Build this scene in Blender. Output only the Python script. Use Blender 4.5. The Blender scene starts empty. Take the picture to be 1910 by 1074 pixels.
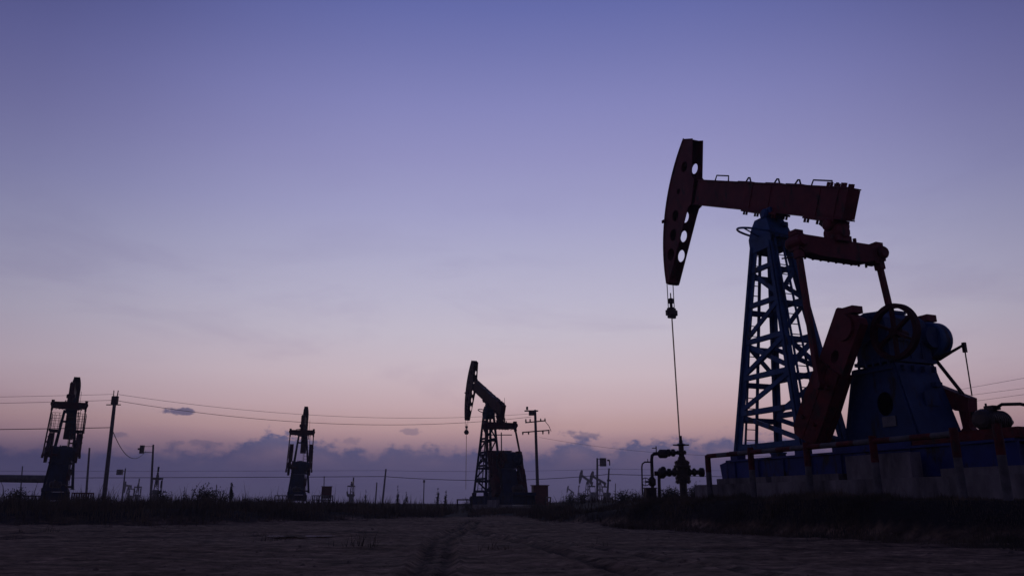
import bpy, math, random
import numpy as np
from mathutils import Vector, Matrix
from mathutils.geometry import tessellate_polygon
from math import sin, cos, radians as R, pi, sqrt, atan2
random.seed(7); rng = np.random.default_rng(7)
sc = bpy.context.scene
COL = sc.collection

# ------------------------------------------------------------------ camera
F, H = 1450.0, 0.6
TH = math.atan(401 / F)
CT, ST = cos(TH), sin(TH)
cam = bpy.data.objects.new('camera', bpy.data.cameras.new('camera'))
COL.objects.link(cam); sc.camera = cam
cam.location = (0, 0, H); cam.rotation_euler = (pi / 2 + TH, 0, 0)
cam.data.sensor_width = 36; cam.data.lens = F / 1910 * 36
cam.data.clip_start = 0.1; cam.data.clip_end = 9000

def at(px, py, Y):
    """world point seen at photo pixel (px,py) at ground distance Y (used to survey the place)"""
    u = (px - 955) / F; v = (537 - py) / F
    d = Vector((u, CT - v * ST, ST + v * CT)); t = Y / d.y
    return Vector((d.x * t, Y, d.z * t + H))

# ------------------------------------------------------------------ materials
def lin(c): return tuple(((x / 255 + .055) / 1.055) ** 2.4 if x > 10 else x / 255 / 12.92 for x in c)
def mat(name, c1, c2, rough=.6, scale=3., bump=.15, metal=0., detail=6, bscale=None, stretch=None, spec=.25, rust=None):
    m = bpy.data.materials.new(name); m.use_nodes = True
    nt = m.node_tree; N = nt.nodes; L = nt.links
    b = N['Principled BSDF']; b.inputs['Roughness'].default_value = rough; b.inputs['Specular IOR Level'].default_value = spec; b.inputs['Metallic'].default_value = metal
    tc = N.new('ShaderNodeTexCoord'); n = N.new('ShaderNodeTexNoise')
    n.inputs['Scale'].default_value = scale; n.inputs['Detail'].default_value = detail; n.inputs['Roughness'].default_value = .65
    src = tc.outputs['Object']
    if stretch:
        mp = N.new('ShaderNodeMapping'); mp.inputs['Scale'].default_value = stretch
        L.new(src, mp.inputs[0]); src = mp.outputs[0]
    L.new(src, n.inputs['Vector'])
    r = N.new('ShaderNodeValToRGB'); r.color_ramp.elements[0].position = .35; r.color_ramp.elements[1].position = .68
    r.color_ramp.elements[0].color = (*c1, 1); r.color_ramp.elements[1].color = (*c2, 1)
    L.new(n.outputs[0], r.inputs[0]); L.new(r.outputs[0], b.inputs['Base Color'])
    if rust:
        n3 = N.new('ShaderNodeTexNoise'); n3.inputs['Scale'].default_value = 1.7; n3.inputs['Detail'].default_value = 10; n3.inputs['Roughness'].default_value = .7
        mp3 = N.new('ShaderNodeMapping'); mp3.inputs['Scale'].default_value = (1.6, 1.6, .5); L.new(tc.outputs['Object'], mp3.inputs[0]); L.new(mp3.outputs[0], n3.inputs['Vector'])
        r3 = N.new('ShaderNodeValToRGB'); r3.color_ramp.elements[0].position = .54; r3.color_ramp.elements[1].position = .62; L.new(n3.outputs[0], r3.inputs[0])
        mx3 = N.new('ShaderNodeMixRGB'); mx3.inputs[2].default_value = (*rust, 1); L.new(r3.outputs[0], mx3.inputs[0]); L.new(r.outputs[0], mx3.inputs[1]); L.new(mx3.outputs[0], b.inputs['Base Color'])
    n2 = N.new('ShaderNodeTexNoise'); n2.inputs['Scale'].default_value = bscale or scale * 7; n2.inputs['Detail'].default_value = 5
    L.new(src, n2.inputs['Vector'])
    bp = N.new('ShaderNodeBump'); bp.inputs['Strength'].default_value = bump; bp.inputs['Distance'].default_value = .03
    L.new(n2.outputs[0], bp.inputs['Height']); L.new(bp.outputs[0], b.inputs['Normal'])
    return m
M = dict(
    red=mat('red_paint', (.068, .013, .018), (.135, .022, .028), .6, 2.2, spec=.12, rust=(.035, .018, .016)),
    red2=mat('worn_red_paint', (.04, .008, .010), (.12, .018, .018), .7, 4, spec=.1, rust=(.03, .02, .018)),
    red_dark=mat('dark_red_paint', (.02, .008, .010), (.06, .012, .014), .7, 2.2, spec=.1, rust=(.018, .013, .012)),  # darker copy of the red, for the farther pumps and the brake wheel
    blue_dark=mat('dark_blue_paint', (.006, .012, .030), (.010, .020, .050), .7, 2.4, spec=.1, rust=(.012, .012, .014)),  # darker copy of the blues, for every pump but the nearest
    housing=mat('housing_blue_paint', (.008, .022, .070), (.016, .038, .115), .55, 2.2, spec=.12, rust=(.016, .014, .020)),
    blue=mat('blue_paint', (.014, .045, .12), (.026, .075, .20), .5, 2.4, spec=.12, rust=(.02, .022, .035)),
    blue2=mat('skid_blue_paint', (.010, .018, .085), (.018, .032, .16), .5, 2, spec=.12, rust=(.02, .015, .02)),
    steel=mat('dark_steel', (.02, .018, .02), (.06, .04, .035), .5, 5, metal=.4),
    black=mat('black_rubber', (.008, .008, .009), (.02, .02, .02), .7, 5),
    rod=mat('polished_steel', (.3, .25, .15), (.4, .35, .25), .3, 5, metal=.8),
    concrete=mat('weathered_concrete', (.05, .045, .047), (.22, .195, .20), .95, 1.6, .6, stretch=(1, 1, .35)),
    white=mat('dirty_white_paint', (.05, .047, .05), (.11, .10, .11), .8, 4),
    wood=mat('pole_concrete', (.05, .045, .045), (.12, .10, .10), .9, 3, .4),
    ceram=mat('glazed_ceramic', (.03, .012, .008), (.06, .03, .02), .3, 4),
    cabinet=mat('faded_red_enamel', (.05, .010, .010), (.10, .02, .02), .5, 3),
    plate=mat('grey_label_plate', (.08, .08, .085), (.13, .12, .13), .6, 6),
    fol=mat('dark_foliage', (.018, .022, .012), (.06, .055, .03), .8, 1.5, .1),
    grass=mat('dry_weeds', (.022, .020, .017), (.11, .080, .052), .9, .6, .1),
    bark=mat('weed_stem', (.03, .022, .016), (.06, .045, .03), .9, 6),
    clod=mat('dry_clods', (.05, .033, .022), (.19, .13, .085), .95, 5, .6),
)

# ------------------------------------------------------------------ mesh builder
class MB:
    def __init__(s): s.v = []; s.f = []; s.smooth = []
    def add(s, vs, fs, sm=False):
        o = len(s.v); s.v += [tuple(p) for p in vs]
        for f in fs: s.f.append([o + i for i in f]); s.smooth.append(sm)
        return s
    def box(s, c, d, m=None, bev=0.0):
        x, y, z = [k / 2 for k in d]
        if bev <= 0:
            P = [(a * x, b * y, c_ * z) for a in (-1, 1) for b in (-1, 1) for c_ in (-1, 1)]
            Fs = [(0, 1, 3, 2), (4, 6, 7, 5), (0, 4, 5, 1), (2, 3, 7, 6), (0, 2, 6, 4), (1, 5, 7, 3)]
        else:   # octagonal profile in x-y with chamfered corners
            q = [(-x + bev, -y), (x - bev, -y), (x, -y + bev), (x, y - bev), (x - bev, y), (-x + bev, y), (-x, y - bev), (-x, -y + bev)]
            P = [(a, b, -z) for a, b in q] + [(a, b, z) for a, b in q]
            Fs = [tuple(range(7, -1, -1)), tuple(range(8, 16))] + [(i, (i + 1) % 8, 8 + (i + 1) % 8, 8 + i) for i in range(8)]
        P = [Vector(p) for p in P]
        if m: P = [m @ p for p in P]
        return s.add([p + Vector(c) for p in P], Fs)
    def bar(s, a, b, w, h=None, up=(0, 0, 1)):
        """rectangular bar from a to b, w across, h along 'up'"""
        a = Vector(a); b = Vector(b); h = h or w; d = (b - a).normalized(); u = Vector(up)
        x = d.cross(u)
        if x.length < 1e-4: x = d.cross(Vector((0, 1, 0)))
        x.normalize(); z = x.cross(d)
        P = [p + x * i * w / 2 + z * j * h / 2 for p in (a, b) for i, j in ((-1, -1), (1, -1), (1, 1), (-1, 1))]
        return s.add(P, [(3, 2, 1, 0), (4, 5, 6, 7), (0, 1, 5, 4), (1, 2, 6, 5), (2, 3, 7, 6), (3, 0, 4, 7)])
    def angle_bar(s, a, b, w, t, up=(0, 0, 1), side=1):
        """L-section steel angle"""
        a = Vector(a); b = Vector(b); d = (b - a).normalized(); x = d.cross(Vector(up)).normalized(); z = x.cross(d)
        q = [(0, 0), (w, 0), (w, t), (t, t), (t, w), (0, w)]
        P = [p + x * (i - w / 2) * side + z * (j - w / 2) for p in (a, b) for i, j in q]
        return s.add(P, [(5, 4, 3, 2, 1, 0), (6, 7, 8, 9, 10, 11)] + [(i, (i + 1) % 6, 6 + (i + 1) % 6, 6 + i) for i in range(6)])
    def tube(s, pts, r, n=10, cap=True):
        pts = [Vector(p) for p in pts]; rs = r if isinstance(r, (list, tuple)) else [r] * len(pts)
        V = []; ref = None
        for i, p in enumerate(pts):
            d = (pts[min(i + 1, len(pts) - 1)] - pts[max(i - 1, 0)]).normalized()
            if ref is None:
                ref = Vector((0, 0, 1)) if abs(d.z) < .9 else Vector((1, 0, 0))
            x = d.cross(ref).normalized(); y = x.cross(d); ref = y
            V += [p + (x * cos(2 * pi * k / n) + y * sin(2 * pi * k / n)) * rs[i] for k in range(n)]
        Fs = [(i * n + k, i * n + (k + 1) % n, (i + 1) * n + (k + 1) % n, (i + 1) * n + k) for i in range(len(pts) - 1) for k in range(n)]
        s.add(V, Fs, True)
        if cap:
            s.add(V[:n], [tuple(range(n - 1, -1, -1))]); s.add(V[-n:], [tuple(range(n))])
        return s
    def ring(s, c, axis, R0, r, n=32, k=8, a0=0, a1=2 * pi):
        c = Vector(c); ax = Vector(axis).normalized(); u = ax.orthogonal().normalized(); w = ax.cross(u)
        cl = abs(a1 - a0) > 6.28
        pts = [c + (u * cos(a0 + (a1 - a0) * i / n) + w * sin(a0 + (a1 - a0) * i / n)) * R0 for i in range(n + 1)]
        return s.tube(pts, r, k, cap=not cl)
    def plate(s, loops, y0, y1):
        """extrude an x-z outline (with holes) from y0 to y1"""
        L3 = [[Vector((a, b, 0)) for a, b in l] for l in loops]
        tri = tessellate_polygon(L3); flat = [p for l in loops for p in l]; n = len(flat)
        V = [(a, y0, b) for a, b in flat] + [(a, y1, b) for a, b in flat]
        Fs = [tuple(t) for t in tri] + [tuple(n + i for i in reversed(t)) for t in tri]
        o = 0
        for l in loops:
            k = len(l)
            Fs += [(o + i, o + (i + 1) % k, n + o + (i + 1) % k, n + o + i) for i in range(k)]; o += k
        return s.add(V, Fs)
    def lathe(s, c, axis, prof, n=24, cap=True):
        """profile [(distance along axis, radius)]"""
        c = Vector(c); ax = Vector(axis).normalized(); u = ax.orthogonal().normalized(); w = ax.cross(u)
        V = [c + ax * h + (u * cos(2 * pi * k / n) + w * sin(2 * pi * k / n)) * r for h, r in prof for k in range(n)]
        Fs = [(i * n + k, i * n + (k + 1) % n, (i + 1) * n + (k + 1) % n, (i + 1) * n + k) for i in range(len(prof) - 1) for k in range(n)]
        if cap: Fs += [tuple(range(n - 1, -1, -1)), tuple((len(prof) - 1) * n + k for k in range(n))]
        return s.add(V, Fs)
    def build(s, name, m, parent=None, smooth=None):
        me = bpy.data.meshes.new(name); me.from_pydata(s.v, [], s.f); me.update()
        if any(s.smooth): me.polygons.foreach_set('use_smooth', s.smooth)
        me.materials.append(m if not isinstance(m, str) else M[m])
        o = bpy.data.objects.new(name, me); COL.objects.link(o)
        if parent: o.parent = parent
        import bmesh
        bm = bmesh.new(); bm.from_mesh(me); bmesh.ops.recalc_face_normals(bm, faces=bm.faces); bm.to_mesh(me); bm.free()
        return o
def np_mesh(name, V, Fc, m, parent=None):
    V = np.asarray(V, float); Fc = np.asarray(Fc, int); k = Fc.shape[1]
    me = bpy.data.meshes.new(name); me.vertices.add(len(V)); me.vertices.foreach_set('co', V.ravel())
    me.loops.add(Fc.size); me.loops.foreach_set('vertex_index', Fc.ravel())
    me.polygons.add(len(Fc)); me.polygons.foreach_set('loop_start', np.arange(0, Fc.size, k)); me.polygons.foreach_set('loop_total', np.full(len(Fc), k))
    me.update(calc_edges=True); me.validate()
    me.materials.append(M[m] if isinstance(m, str) else m)
    o = bpy.data.objects.new(name, me); COL.objects.link(o)
    if parent: o.parent = parent
    return o
def thing(name, label, cat, loc=(0, 0, 0), rz=0, group=None, sc_=1.0):
    o = bpy.data.objects.new(name, None); COL.objects.link(o)
    o.location = loc; o.rotation_euler = (0, 0, rz); o.scale = (sc_,) * 3; o.empty_display_size = .3
    return tag(o, label, cat, group)
def tag(o, label=None, cat=None, group=None, kind=None):
    if label: o['label'] = label
    if cat: o['category'] = cat
    if group: o['group'] = group
    if kind: o['kind'] = kind
    return o

# ------------------------------------------------------------------ terrain
EX = [-400, -60, -30, -15, -9, -4, 0, 1.2, 3.2, 4.6, 5.6, 7, 9, 14, 30, 400]
EY = [24, 24, 23, 22, 24, 33, 37, 27, 20.5, 17.0, 14.8, 12.6, 11.0, 10.5, 10.5, 10.5]
HX = [-400, -30, -12, -8, -3, 1, 2.6, 4, 6, 9, 30, 400]
HZ = [.38, .42, .42, .32, .10, .10, .28, .56, .67, .67, .66, .6]
def sm(t): t = np.clip(t, 0, 1); return t * t * (3 - 2 * t)
_T = rng.random((64, 64))
def vn(x, y):
    xi = np.floor(x).astype(int); yi = np.floor(y).astype(int); fx = x - xi; fy = y - yi
    fx = fx * fx * (3 - 2 * fx); fy = fy * fy * (3 - 2 * fy); a = _T
    g = lambda i, j: a[i % 64, j % 64]
    return (g(xi, yi) * (1 - fx) + g(xi + 1, yi) * fx) * (1 - fy) + (g(xi, yi + 1) * (1 - fx) + g(xi + 1, yi + 1) * fx) * fy - .5
def bank(X, Y):
    X = np.asarray(X, float); Y = np.asarray(Y, float)
    e = np.interp(X, EX, EY) + np.interp(X, [2, 7], [1.2, .5]) * vn(X * .35 + 3, Y * .1)
    h = np.interp(X, HX, HZ)
    return sm((Y - e) / np.interp(X, [-4, 2, 6], [3.2, 2.4, 1.6])), h
RUTS = [  # centre line of wheel ruts on the ground: (X at several Y)
    ([3.5, 6, 8, 10.5, 14, 20, 30], [-.95, -.90, -.88, -1.05, -1.35, -1.3, -1.6], .05, .11),
    ([3.5, 6, 8, 10.5, 14, 20, 30], [-.67, -.66, -.66, -.84, -1.12, -1.0, -1.2], .05, .11),
    ([3, 6, 8, 10, 12, 15, 20], [1.6, 1.25, .95, .6, .3, -.2, -1.5], .04, .13),
    ([3, 6, 8, 10, 12, 15, 20], [2.8, 2.35, 1.95, 1.5, .9, .2, -1.2], .03, .13)]
RUTY = [(17.5, .03, .45, -30, 3), (15.0, .025, .3, -12, -1), (24., .05, .8, -40, 2), (13.4, .03, .3, 2.2, 14), (11.2, .02, .22, 1.0, 9), (29., .05, 1., -10, 3)]
def ground_z(X, Y):
    X = np.asarray(X, float); Y = np.asarray(Y, float)
    m, h = bank(X, Y)
    z = m * h + m * .10 * vn(X * .5, Y * .5)
    near = np.clip(1.6 - np.hypot(X, Y) / 60, 0.15, 1)
    z = z + near * (.045 * vn(X * .5 + 9, Y * .4) + .035 * vn(X * 1.7, Y * 1.5 + 4) + .022 * vn(X * 5.1, Y * 4.3) + .012 * vn(X * 13, Y * 12) + .006 * vn(X * 31, Y * 29))
    for ys, xs, dp, w in RUTS:
        d = (X - np.interp(Y, ys, xs) + .03 * vn(Y * 2, Y * 0 + dp * 99)) / w
        on = ((Y > ys[0]) & (Y < ys[-1]))
        z = z + on * (1 - m) * dp * (-np.exp(-d * d) * (1.0 + .25 * np.sin(Y * 31 + d * 2)) + .55 * np.exp(-(np.abs(d) - 1.5) ** 2 * 5))
    for y0, dp, w, xa, xb in RUTY:
        d = (Y - y0 - 1.2 * vn(X * .18, X * 0 + y0)) / w
        on = sm((X - xa) / 2) * sm((xb - X) / 2)
        z = z + on * (1 - m) * dp * (-np.exp(-d * d) + .6 * np.exp(-(np.abs(d) - 1.6) ** 2 * 3))
    # flat pads under the pumps, and everything settles to 0 far away
    far = np.clip((np.hypot(X, Y) - 250) / 500, 0, 1)
    z = z * (1 - far)
    for px, py, r, pz in PADS:
        k = sm((r * 1.35 - np.hypot(X - px, Y - py)) / (r * .5)); z = z * (1 - k) + pz * k
    return z
PH = R(68)
bx, ex = Vector((cos(PH), -sin(PH), 0)), Vector((sin(PH), cos(PH), 0))
T0 = at(1432, 400, 21.0)
PADS = [(T0.x + bx.x * 1.5, T0.y + bx.y * 1.5, 3.3, .67), (T0.x + bx.x * -5, T0.y + bx.y * -5, 1.6, .68), (T0.x + bx.x * 6.0, T0.y + bx.y * 6.0, 1.9, .67)]

def axis_grid(segs):
    out = [segs[0][0]]
    for a, b, st in segs:
        k = max(1, int(round(abs(b - a) / st))); out += list(np.linspace(a, b, k + 1)[1:])
    return np.array(out)
gx = axis_grid([(-900, -600, 100), (-600, -120, 40), (-120, -40, 5), (-40, -14, .6), (-14, -6, .12), (-6, 6, .06), (6, 14, .12), (14, 40, .6), (40, 120, 5), (120, 600, 40), (600, 900, 100)])
gy = axis_grid([(-300, -30, 30), (-30, 0, 3), (0, 4.5, .5), (4.5, 12, .05), (12, 18, .08), (18, 30, .16), (30, 60, .5), (60, 130, 2.5), (130, 400, 20), (400, 1100, 100)])
GX, GY = np.meshgrid(gx, gy); GZ = ground_z(GX, GY)
V = np.stack([GX.ravel(), GY.ravel(), GZ.ravel()], 1); nx = len(gx); ny = len(gy)
I = (np.arange(ny - 1)[:, None] * nx + np.arange(nx - 1)[None, :]).ravel()
gm = mat('bare_soil', (.085, .053, .032), (.32, .21, .132), .95, 4.5, 1.0, bscale=16)
nt = gm.node_tree; N = nt.nodes; L = nt.links
b_ = N['Principled BSDF']; rr = N.new('ShaderNodeTexNoise'); rr.inputs['Scale'].default_value = .35
mr = N.new('ShaderNodeMapRange'); mr.inputs[1].default_value = .35; mr.inputs[2].default_value = .65; mr.inputs[3].default_value = .85; mr.inputs[4].default_value = 1.0
tc = N.new('ShaderNodeTexCoord'); L.new(tc.outputs['Object'], rr.inputs['Vector']); L.new(rr.outputs[0], mr.inputs[0]); L.new(mr.outputs[0], b_.inputs['Roughness'])
b_.inputs['Specular IOR Level'].default_value = .08
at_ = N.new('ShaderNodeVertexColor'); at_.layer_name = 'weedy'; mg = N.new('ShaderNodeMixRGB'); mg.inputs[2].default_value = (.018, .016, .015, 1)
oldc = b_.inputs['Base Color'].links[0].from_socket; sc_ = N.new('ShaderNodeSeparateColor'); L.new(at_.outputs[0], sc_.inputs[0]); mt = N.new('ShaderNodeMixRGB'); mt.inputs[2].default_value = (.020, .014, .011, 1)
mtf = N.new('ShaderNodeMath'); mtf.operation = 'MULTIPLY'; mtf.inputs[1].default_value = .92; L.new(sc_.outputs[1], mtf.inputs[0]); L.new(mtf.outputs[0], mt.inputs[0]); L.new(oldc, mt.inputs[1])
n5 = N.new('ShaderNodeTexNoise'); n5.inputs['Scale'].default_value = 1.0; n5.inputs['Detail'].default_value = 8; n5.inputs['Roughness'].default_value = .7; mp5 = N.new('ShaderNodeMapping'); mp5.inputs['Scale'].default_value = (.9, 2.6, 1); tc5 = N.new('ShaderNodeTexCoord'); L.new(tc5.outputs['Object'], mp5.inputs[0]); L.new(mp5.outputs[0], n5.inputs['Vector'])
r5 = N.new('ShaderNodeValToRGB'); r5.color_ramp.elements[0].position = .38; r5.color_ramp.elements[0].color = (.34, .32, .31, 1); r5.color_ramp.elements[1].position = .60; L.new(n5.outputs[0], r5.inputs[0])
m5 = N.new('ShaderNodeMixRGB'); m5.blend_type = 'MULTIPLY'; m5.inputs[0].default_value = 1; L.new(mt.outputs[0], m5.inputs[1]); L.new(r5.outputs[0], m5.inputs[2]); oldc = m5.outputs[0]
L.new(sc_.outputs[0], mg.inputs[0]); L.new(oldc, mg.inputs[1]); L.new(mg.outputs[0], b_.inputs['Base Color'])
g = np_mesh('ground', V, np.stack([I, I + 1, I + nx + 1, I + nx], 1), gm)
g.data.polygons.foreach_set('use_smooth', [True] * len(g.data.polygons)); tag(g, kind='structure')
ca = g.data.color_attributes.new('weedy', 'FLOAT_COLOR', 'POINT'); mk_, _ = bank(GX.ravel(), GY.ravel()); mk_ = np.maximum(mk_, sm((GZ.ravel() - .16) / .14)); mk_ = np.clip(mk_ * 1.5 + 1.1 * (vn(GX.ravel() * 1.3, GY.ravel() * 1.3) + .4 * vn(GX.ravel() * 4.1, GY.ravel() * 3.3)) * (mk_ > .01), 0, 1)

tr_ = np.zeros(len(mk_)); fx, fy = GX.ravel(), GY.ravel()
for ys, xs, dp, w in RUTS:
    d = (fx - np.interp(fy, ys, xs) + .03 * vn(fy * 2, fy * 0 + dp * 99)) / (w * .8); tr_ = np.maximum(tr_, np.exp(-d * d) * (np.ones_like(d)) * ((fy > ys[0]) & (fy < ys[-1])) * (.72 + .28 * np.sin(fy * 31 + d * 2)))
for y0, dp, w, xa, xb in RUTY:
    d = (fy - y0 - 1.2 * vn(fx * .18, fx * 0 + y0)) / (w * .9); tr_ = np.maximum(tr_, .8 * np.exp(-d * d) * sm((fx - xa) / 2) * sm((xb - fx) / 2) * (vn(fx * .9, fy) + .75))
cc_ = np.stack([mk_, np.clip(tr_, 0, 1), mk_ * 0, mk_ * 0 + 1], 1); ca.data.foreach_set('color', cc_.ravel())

# puddle left in a wheel rut
pm = mat('still_water', (.01, .01, .012), (.014, .014, .016), .06, 3, .02)
for cx, cy, rx, ry in ((-3.9, 14.6, .62, .16),):
    q = MB(); z0 = float(ground_z(cx, cy)) + .012
    pts = [(cx + rx * cos(a) * (1 + .25 * sin(3 * a + 1)), cy + ry * sin(a) * (1 + .2 * cos(2 * a)), z0) for a in np.linspace(0, 2 * pi, 28, endpoint=False)]
    q.add(pts, [tuple(range(28))]); tag(q.build('water', pm), kind='structure')

# ------------------------------------------------------------------ pumpjack
PV = (.30, 7.99); SH = (3.55, 3.67); PITL = 3.2
def rot2(p, d, c=PV):
    a, b = p[0] - c[0], p[1] - c[1]; return (c[0] + a * cos(d) - b * sin(d), c[1] + a * sin(d) + b * cos(d))
EQ0 = (2.42, 6.04)                                   # equaliser centre at the reference tilt of 23.5 degrees
def pumpjack(label, loc, rz, theta=R(-120), pin_t=1.42, delta=0.0, scale=1.0, tiny=False, platform=False, hi=False, group='nodding donkey pumps', yflip=1, sc3=None, hw=.22, gw=1.0, plat='blue2'):
    root = thing('pumpjack', label, 'oil pump', loc, rz, group, scale)
    if sc3: root.scale = sc3
    dl = delta; pin = (SH[0] + pin_t * cos(theta), SH[1] + pin_t * sin(theta))
    B = lambda s, z: rot2((s, z), dl)
    P3 = lambda s, y, z: (*[B(s, z)[0]], y * yflip, B(s, z)[1])
    one = MB() if tiny else None; old = plat == 'blue2'
    def done(mb, name, m, parent=None):
        if tiny:
            one.add(mb.v, mb.f); return root
        if old: m = {'red': 'red_dark', 'red2': 'red_dark', 'blue': 'blue_dark', 'blue2': 'blue_dark', 'housing': 'blue_dark'}.get(m, m)  # swap in the darker paint copies
        return mb.build(name, m, parent or root)
    def circ(c, r, n=20, sx=1, sz=1): return [(c[0] + r * sx * cos(2 * pi * k / n), c[1] + r * sz * sin(2 * pi * k / n)) for k in range(n)]
    W = .22
    # ---- walking beam
    U = Vector((cos(R(23.5)), -sin(R(23.5)))); Nn = Vector((sin(R(23.5)), cos(R(23.5)))); O = Vector((0, 8.35))
    def bm_(t, n): q = O + U * t + Nn * n; return (q.x, q.y)
    wb = MB()
    def slab(t0, t1, n0, n1, y0, y1):
        wb.plate([[B(*bm_(t0, n0)), B(*bm_(t1, n0)), B(*bm_(t1, n1)), B(*bm_(t0, n1))]], y0, y1)
    slab(-3.35, 3.26, -.375, .375, -.17, .17)
    slab(-3.35, 3.30, .378, .41, -.22, .22); slab(-3.35, 3.30, -.41, -.378, -.22, .22)
    slab(3.265, 3.30, -.372, .372, -.20, .20)
    if not tiny:
        for t in (-.5, .35, 2.3, 2.95):
            for sd in (-1, 1): slab(t, t + .02, -.374, .374, min(sd * .172, sd * .185), max(sd * .172, sd * .185))
        for t in (2.50, 2.62, 2.82, 3.0, 3.1):                       # nuts standing on the tail
            for yy in (-.12, .12):
                a = P3(*[bm_(t, .40)[0]], yy, bm_(t, .40)[1]); b = P3(bm_(t, .52)[0], yy, bm_(t, .52)[1])
                wb.tube([a, b], .042, 6)
    beam = done(wb, 'walking_beam', 'red')
    def onb(t, y, n): q = bm_(t, n); return P3(q[0], y, q[1])
    if not tiny:
        for t0, t1, y, h in ((-2.42, -1.72, -.16, .17), (1.75, 2.52, .0, .17)):
            done(MB().tube([onb(t0, y, .40), onb(t0 + .04, y, .40 + h), onb(t1 - .04, y, .40 + h), onb(t1, y, .40)], .022, 8), 'grab_handle', 'steel', beam)
        for t in (-.95, .35, 1.22):
            e_ = MB().tube([onb(t - .13, 0, .41), onb(t - .03, 0, .56), onb(t + .03, 0, .56), onb(t + .13, 0, .41)], .024, 8)
            e_.bar(onb(t - .32, 0, .424), onb(t + .32, 0, .424), .3, .024)
            done(e_, 'lifting_eye', 'steel', beam)
        sd_ = MB()
        sd_.plate([[B(*bm_(-.72, -.47)), B(*bm_(.85, -.47)), B(*bm_(.85, -.413)), B(*bm_(-.72, -.413))]], -.26, .26)
        for t in (-.62, -.5, .66, .78):
            for yy in (-.2, .2): sd_.tube([onb(t, yy, -.413), onb(t, yy, -.56)], .035, 6)
        done(sd_, 'saddle_plate', 'red', beam)
    bear = MB().lathe((PV[0] - .12, -.36 , 7.74), (0, 1, 0), [(0, .1), (.05, .15), (.67, .15), (.72, .1)], 20)
    bear.box((PV[0] - .12, 0, 7.80), (.42, .5, .2))
    done(bear, 'saddle_bearing', 'blue')
    # ---- horsehead
    C0 = (.31, 7.99); RR = 5.39
    arc = [(C0[0] + RR * cos(R(a)), C0[1] + RR * sin(R(a))) for a in np.linspace(189.6, 135.2, 26)]
    back = [(-3.02, 11.58), (-3.20, 10.30), (-3.07, 10.12), (-3.33, 9.34), (-3.50, 9.30), (-3.64, 9.1), (-4.86, 7.10), (-4.93, 7.02)]
    if yflip < 0: pass
    out = [B(*p) for p in arc] + [B(*p) for p in back]
    holes = [((-3.57, 10.78), .18), ((-4.0, 10.05), .10), ((-4.26, 9.27), .19), ((-4.45, 8.64), .20), ((-4.66, 8.0), .21)]
    holes = [h for h in holes if h[1] > 0]
    hl = [circ(B(*c), r, 18, 1, 1) for c, r in holes] if not (tiny) else []
    hh = MB()
    for y0, y1 in ((-hw, -hw + .025), (hw - .025, hw)): hh.plate([out] + hl, y0, y1)
    ao = [B(C0[0] + (RR + .012) * cos(R(a)), C0[1] + (RR + .012) * sin(R(a))) for a in np.linspace(189.9, 135.0, 26)]
    ai = [B(C0[0] + (RR - .03) * cos(R(a)), C0[1] + (RR - .03) * sin(R(a))) for a in np.linspace(189.9, 135.0, 26)]
    hh.plate([ao + ai[::-1]], -hw - .02, -hw - .002); hh.plate([ao + ai[::-1]], hw + .002, hw + .02)
    ao2 = [B(C0[0] + (RR - .004) * cos(R(a)), C0[1] + (RR - .004) * sin(R(a))) for a in np.linspace(189.4, 135.4, 26)]
    hh.plate([ao2 + ai[::-1]], -hw + .027, hw - .027)
    for p, q in (((-3.62, 11.72), (-3.06, 11.55)), ((-4.86, 7.10), (-4.98, 7.03)), ((-3.9, 10.05), (-3.25, 10.28))):
        a, b = B(*p), B(*q); hh.bar((a[0], 0, a[1]), (b[0], 0, b[1]), 2 * hw - .056, .03, (0, 0, 1))
    if hw > .3:                       # this make of head is broad and rounds off at the top
        zt_ = max(v[2] for v in hh.v); hh.v = [(x, y * (1 - .42 * min(max((z - zt_ + .9) / .9, 0), 1) ** 2), z) for x, y, z in hh.v]
    head = done(hh, 'horsehead', 'red')
    if not tiny:
        hk = MB(); a = B(-4.93, 9.28); hk.box((a[0] - .0, -.27, a[1]), (.12, .05, .1)); done(hk, 'latch', 'red', head)
    # ---- bridle, carrier bar, rod (the wire line hangs plumb from the front of the head)
    wx = PV[0] - RR - .04
    br = MB()
    for yy in (-.12, .12):
        br.tube([(wx, yy, 8.0), (wx, yy, 6.22)], .016, 6)
    done(br, 'bridle_wires', 'black')
    cb = MB().box((wx, 0, 6.08), (.2, .42, .17), bev=.05); cb.box((wx, 0, 5.95), (.13, .3, .1), bev=.03)
    cb.lathe((wx, 0, 6.17), (0, 0, 1), [(0, .09), (.1, .09), (.12, .05), (.24, .05), (.25, .09), (.33, .09)], 10)
    cb.tube([(wx, 0, 6.5), (wx, 0, 6.78)], .022, 6)
    for yy in (-.12, .12): cb.box((wx, yy, 6.2), (.1, .06, .09))
    cb.lathe((wx, 0, 6.48), (0, 0, 1), [(0, .04), (.02, .1), (.09, .1), (.12, .04)], 8)
    done(cb, 'carrier_bar', 'steel')
    done(MB().tube([(wx, 0, 5.95), (wx + .06, 0, 1.55)], .024, 8), 'polished_rod', 'rod')
    # ---- samson post
    zt, zb = 6.95, 1.22
    ty_, by_ = (.44, 1.12) if gw > 1 else (.30, .70)
    def leg(s, y, z): k = (zt - z) / (zt - zb); return Vector((s * (.36 + (1.27 - .36) * k), y * (ty_ + (by_ - ty_) * k), z))
    cap = MB()
    top = [(-.46, -.38), (.46, -.38), (.46, .38), (-.46, .38)]
    P = [(a * .98, b * .95, 6.72) for a, b in top] + [(a * 1.0, b * 1.0, 7.15) for a, b in top] + [(a * .78, b * .9, 7.45) for a, b in top] + [(a * .5, b * .8, 7.68) for a, b in top]
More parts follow.
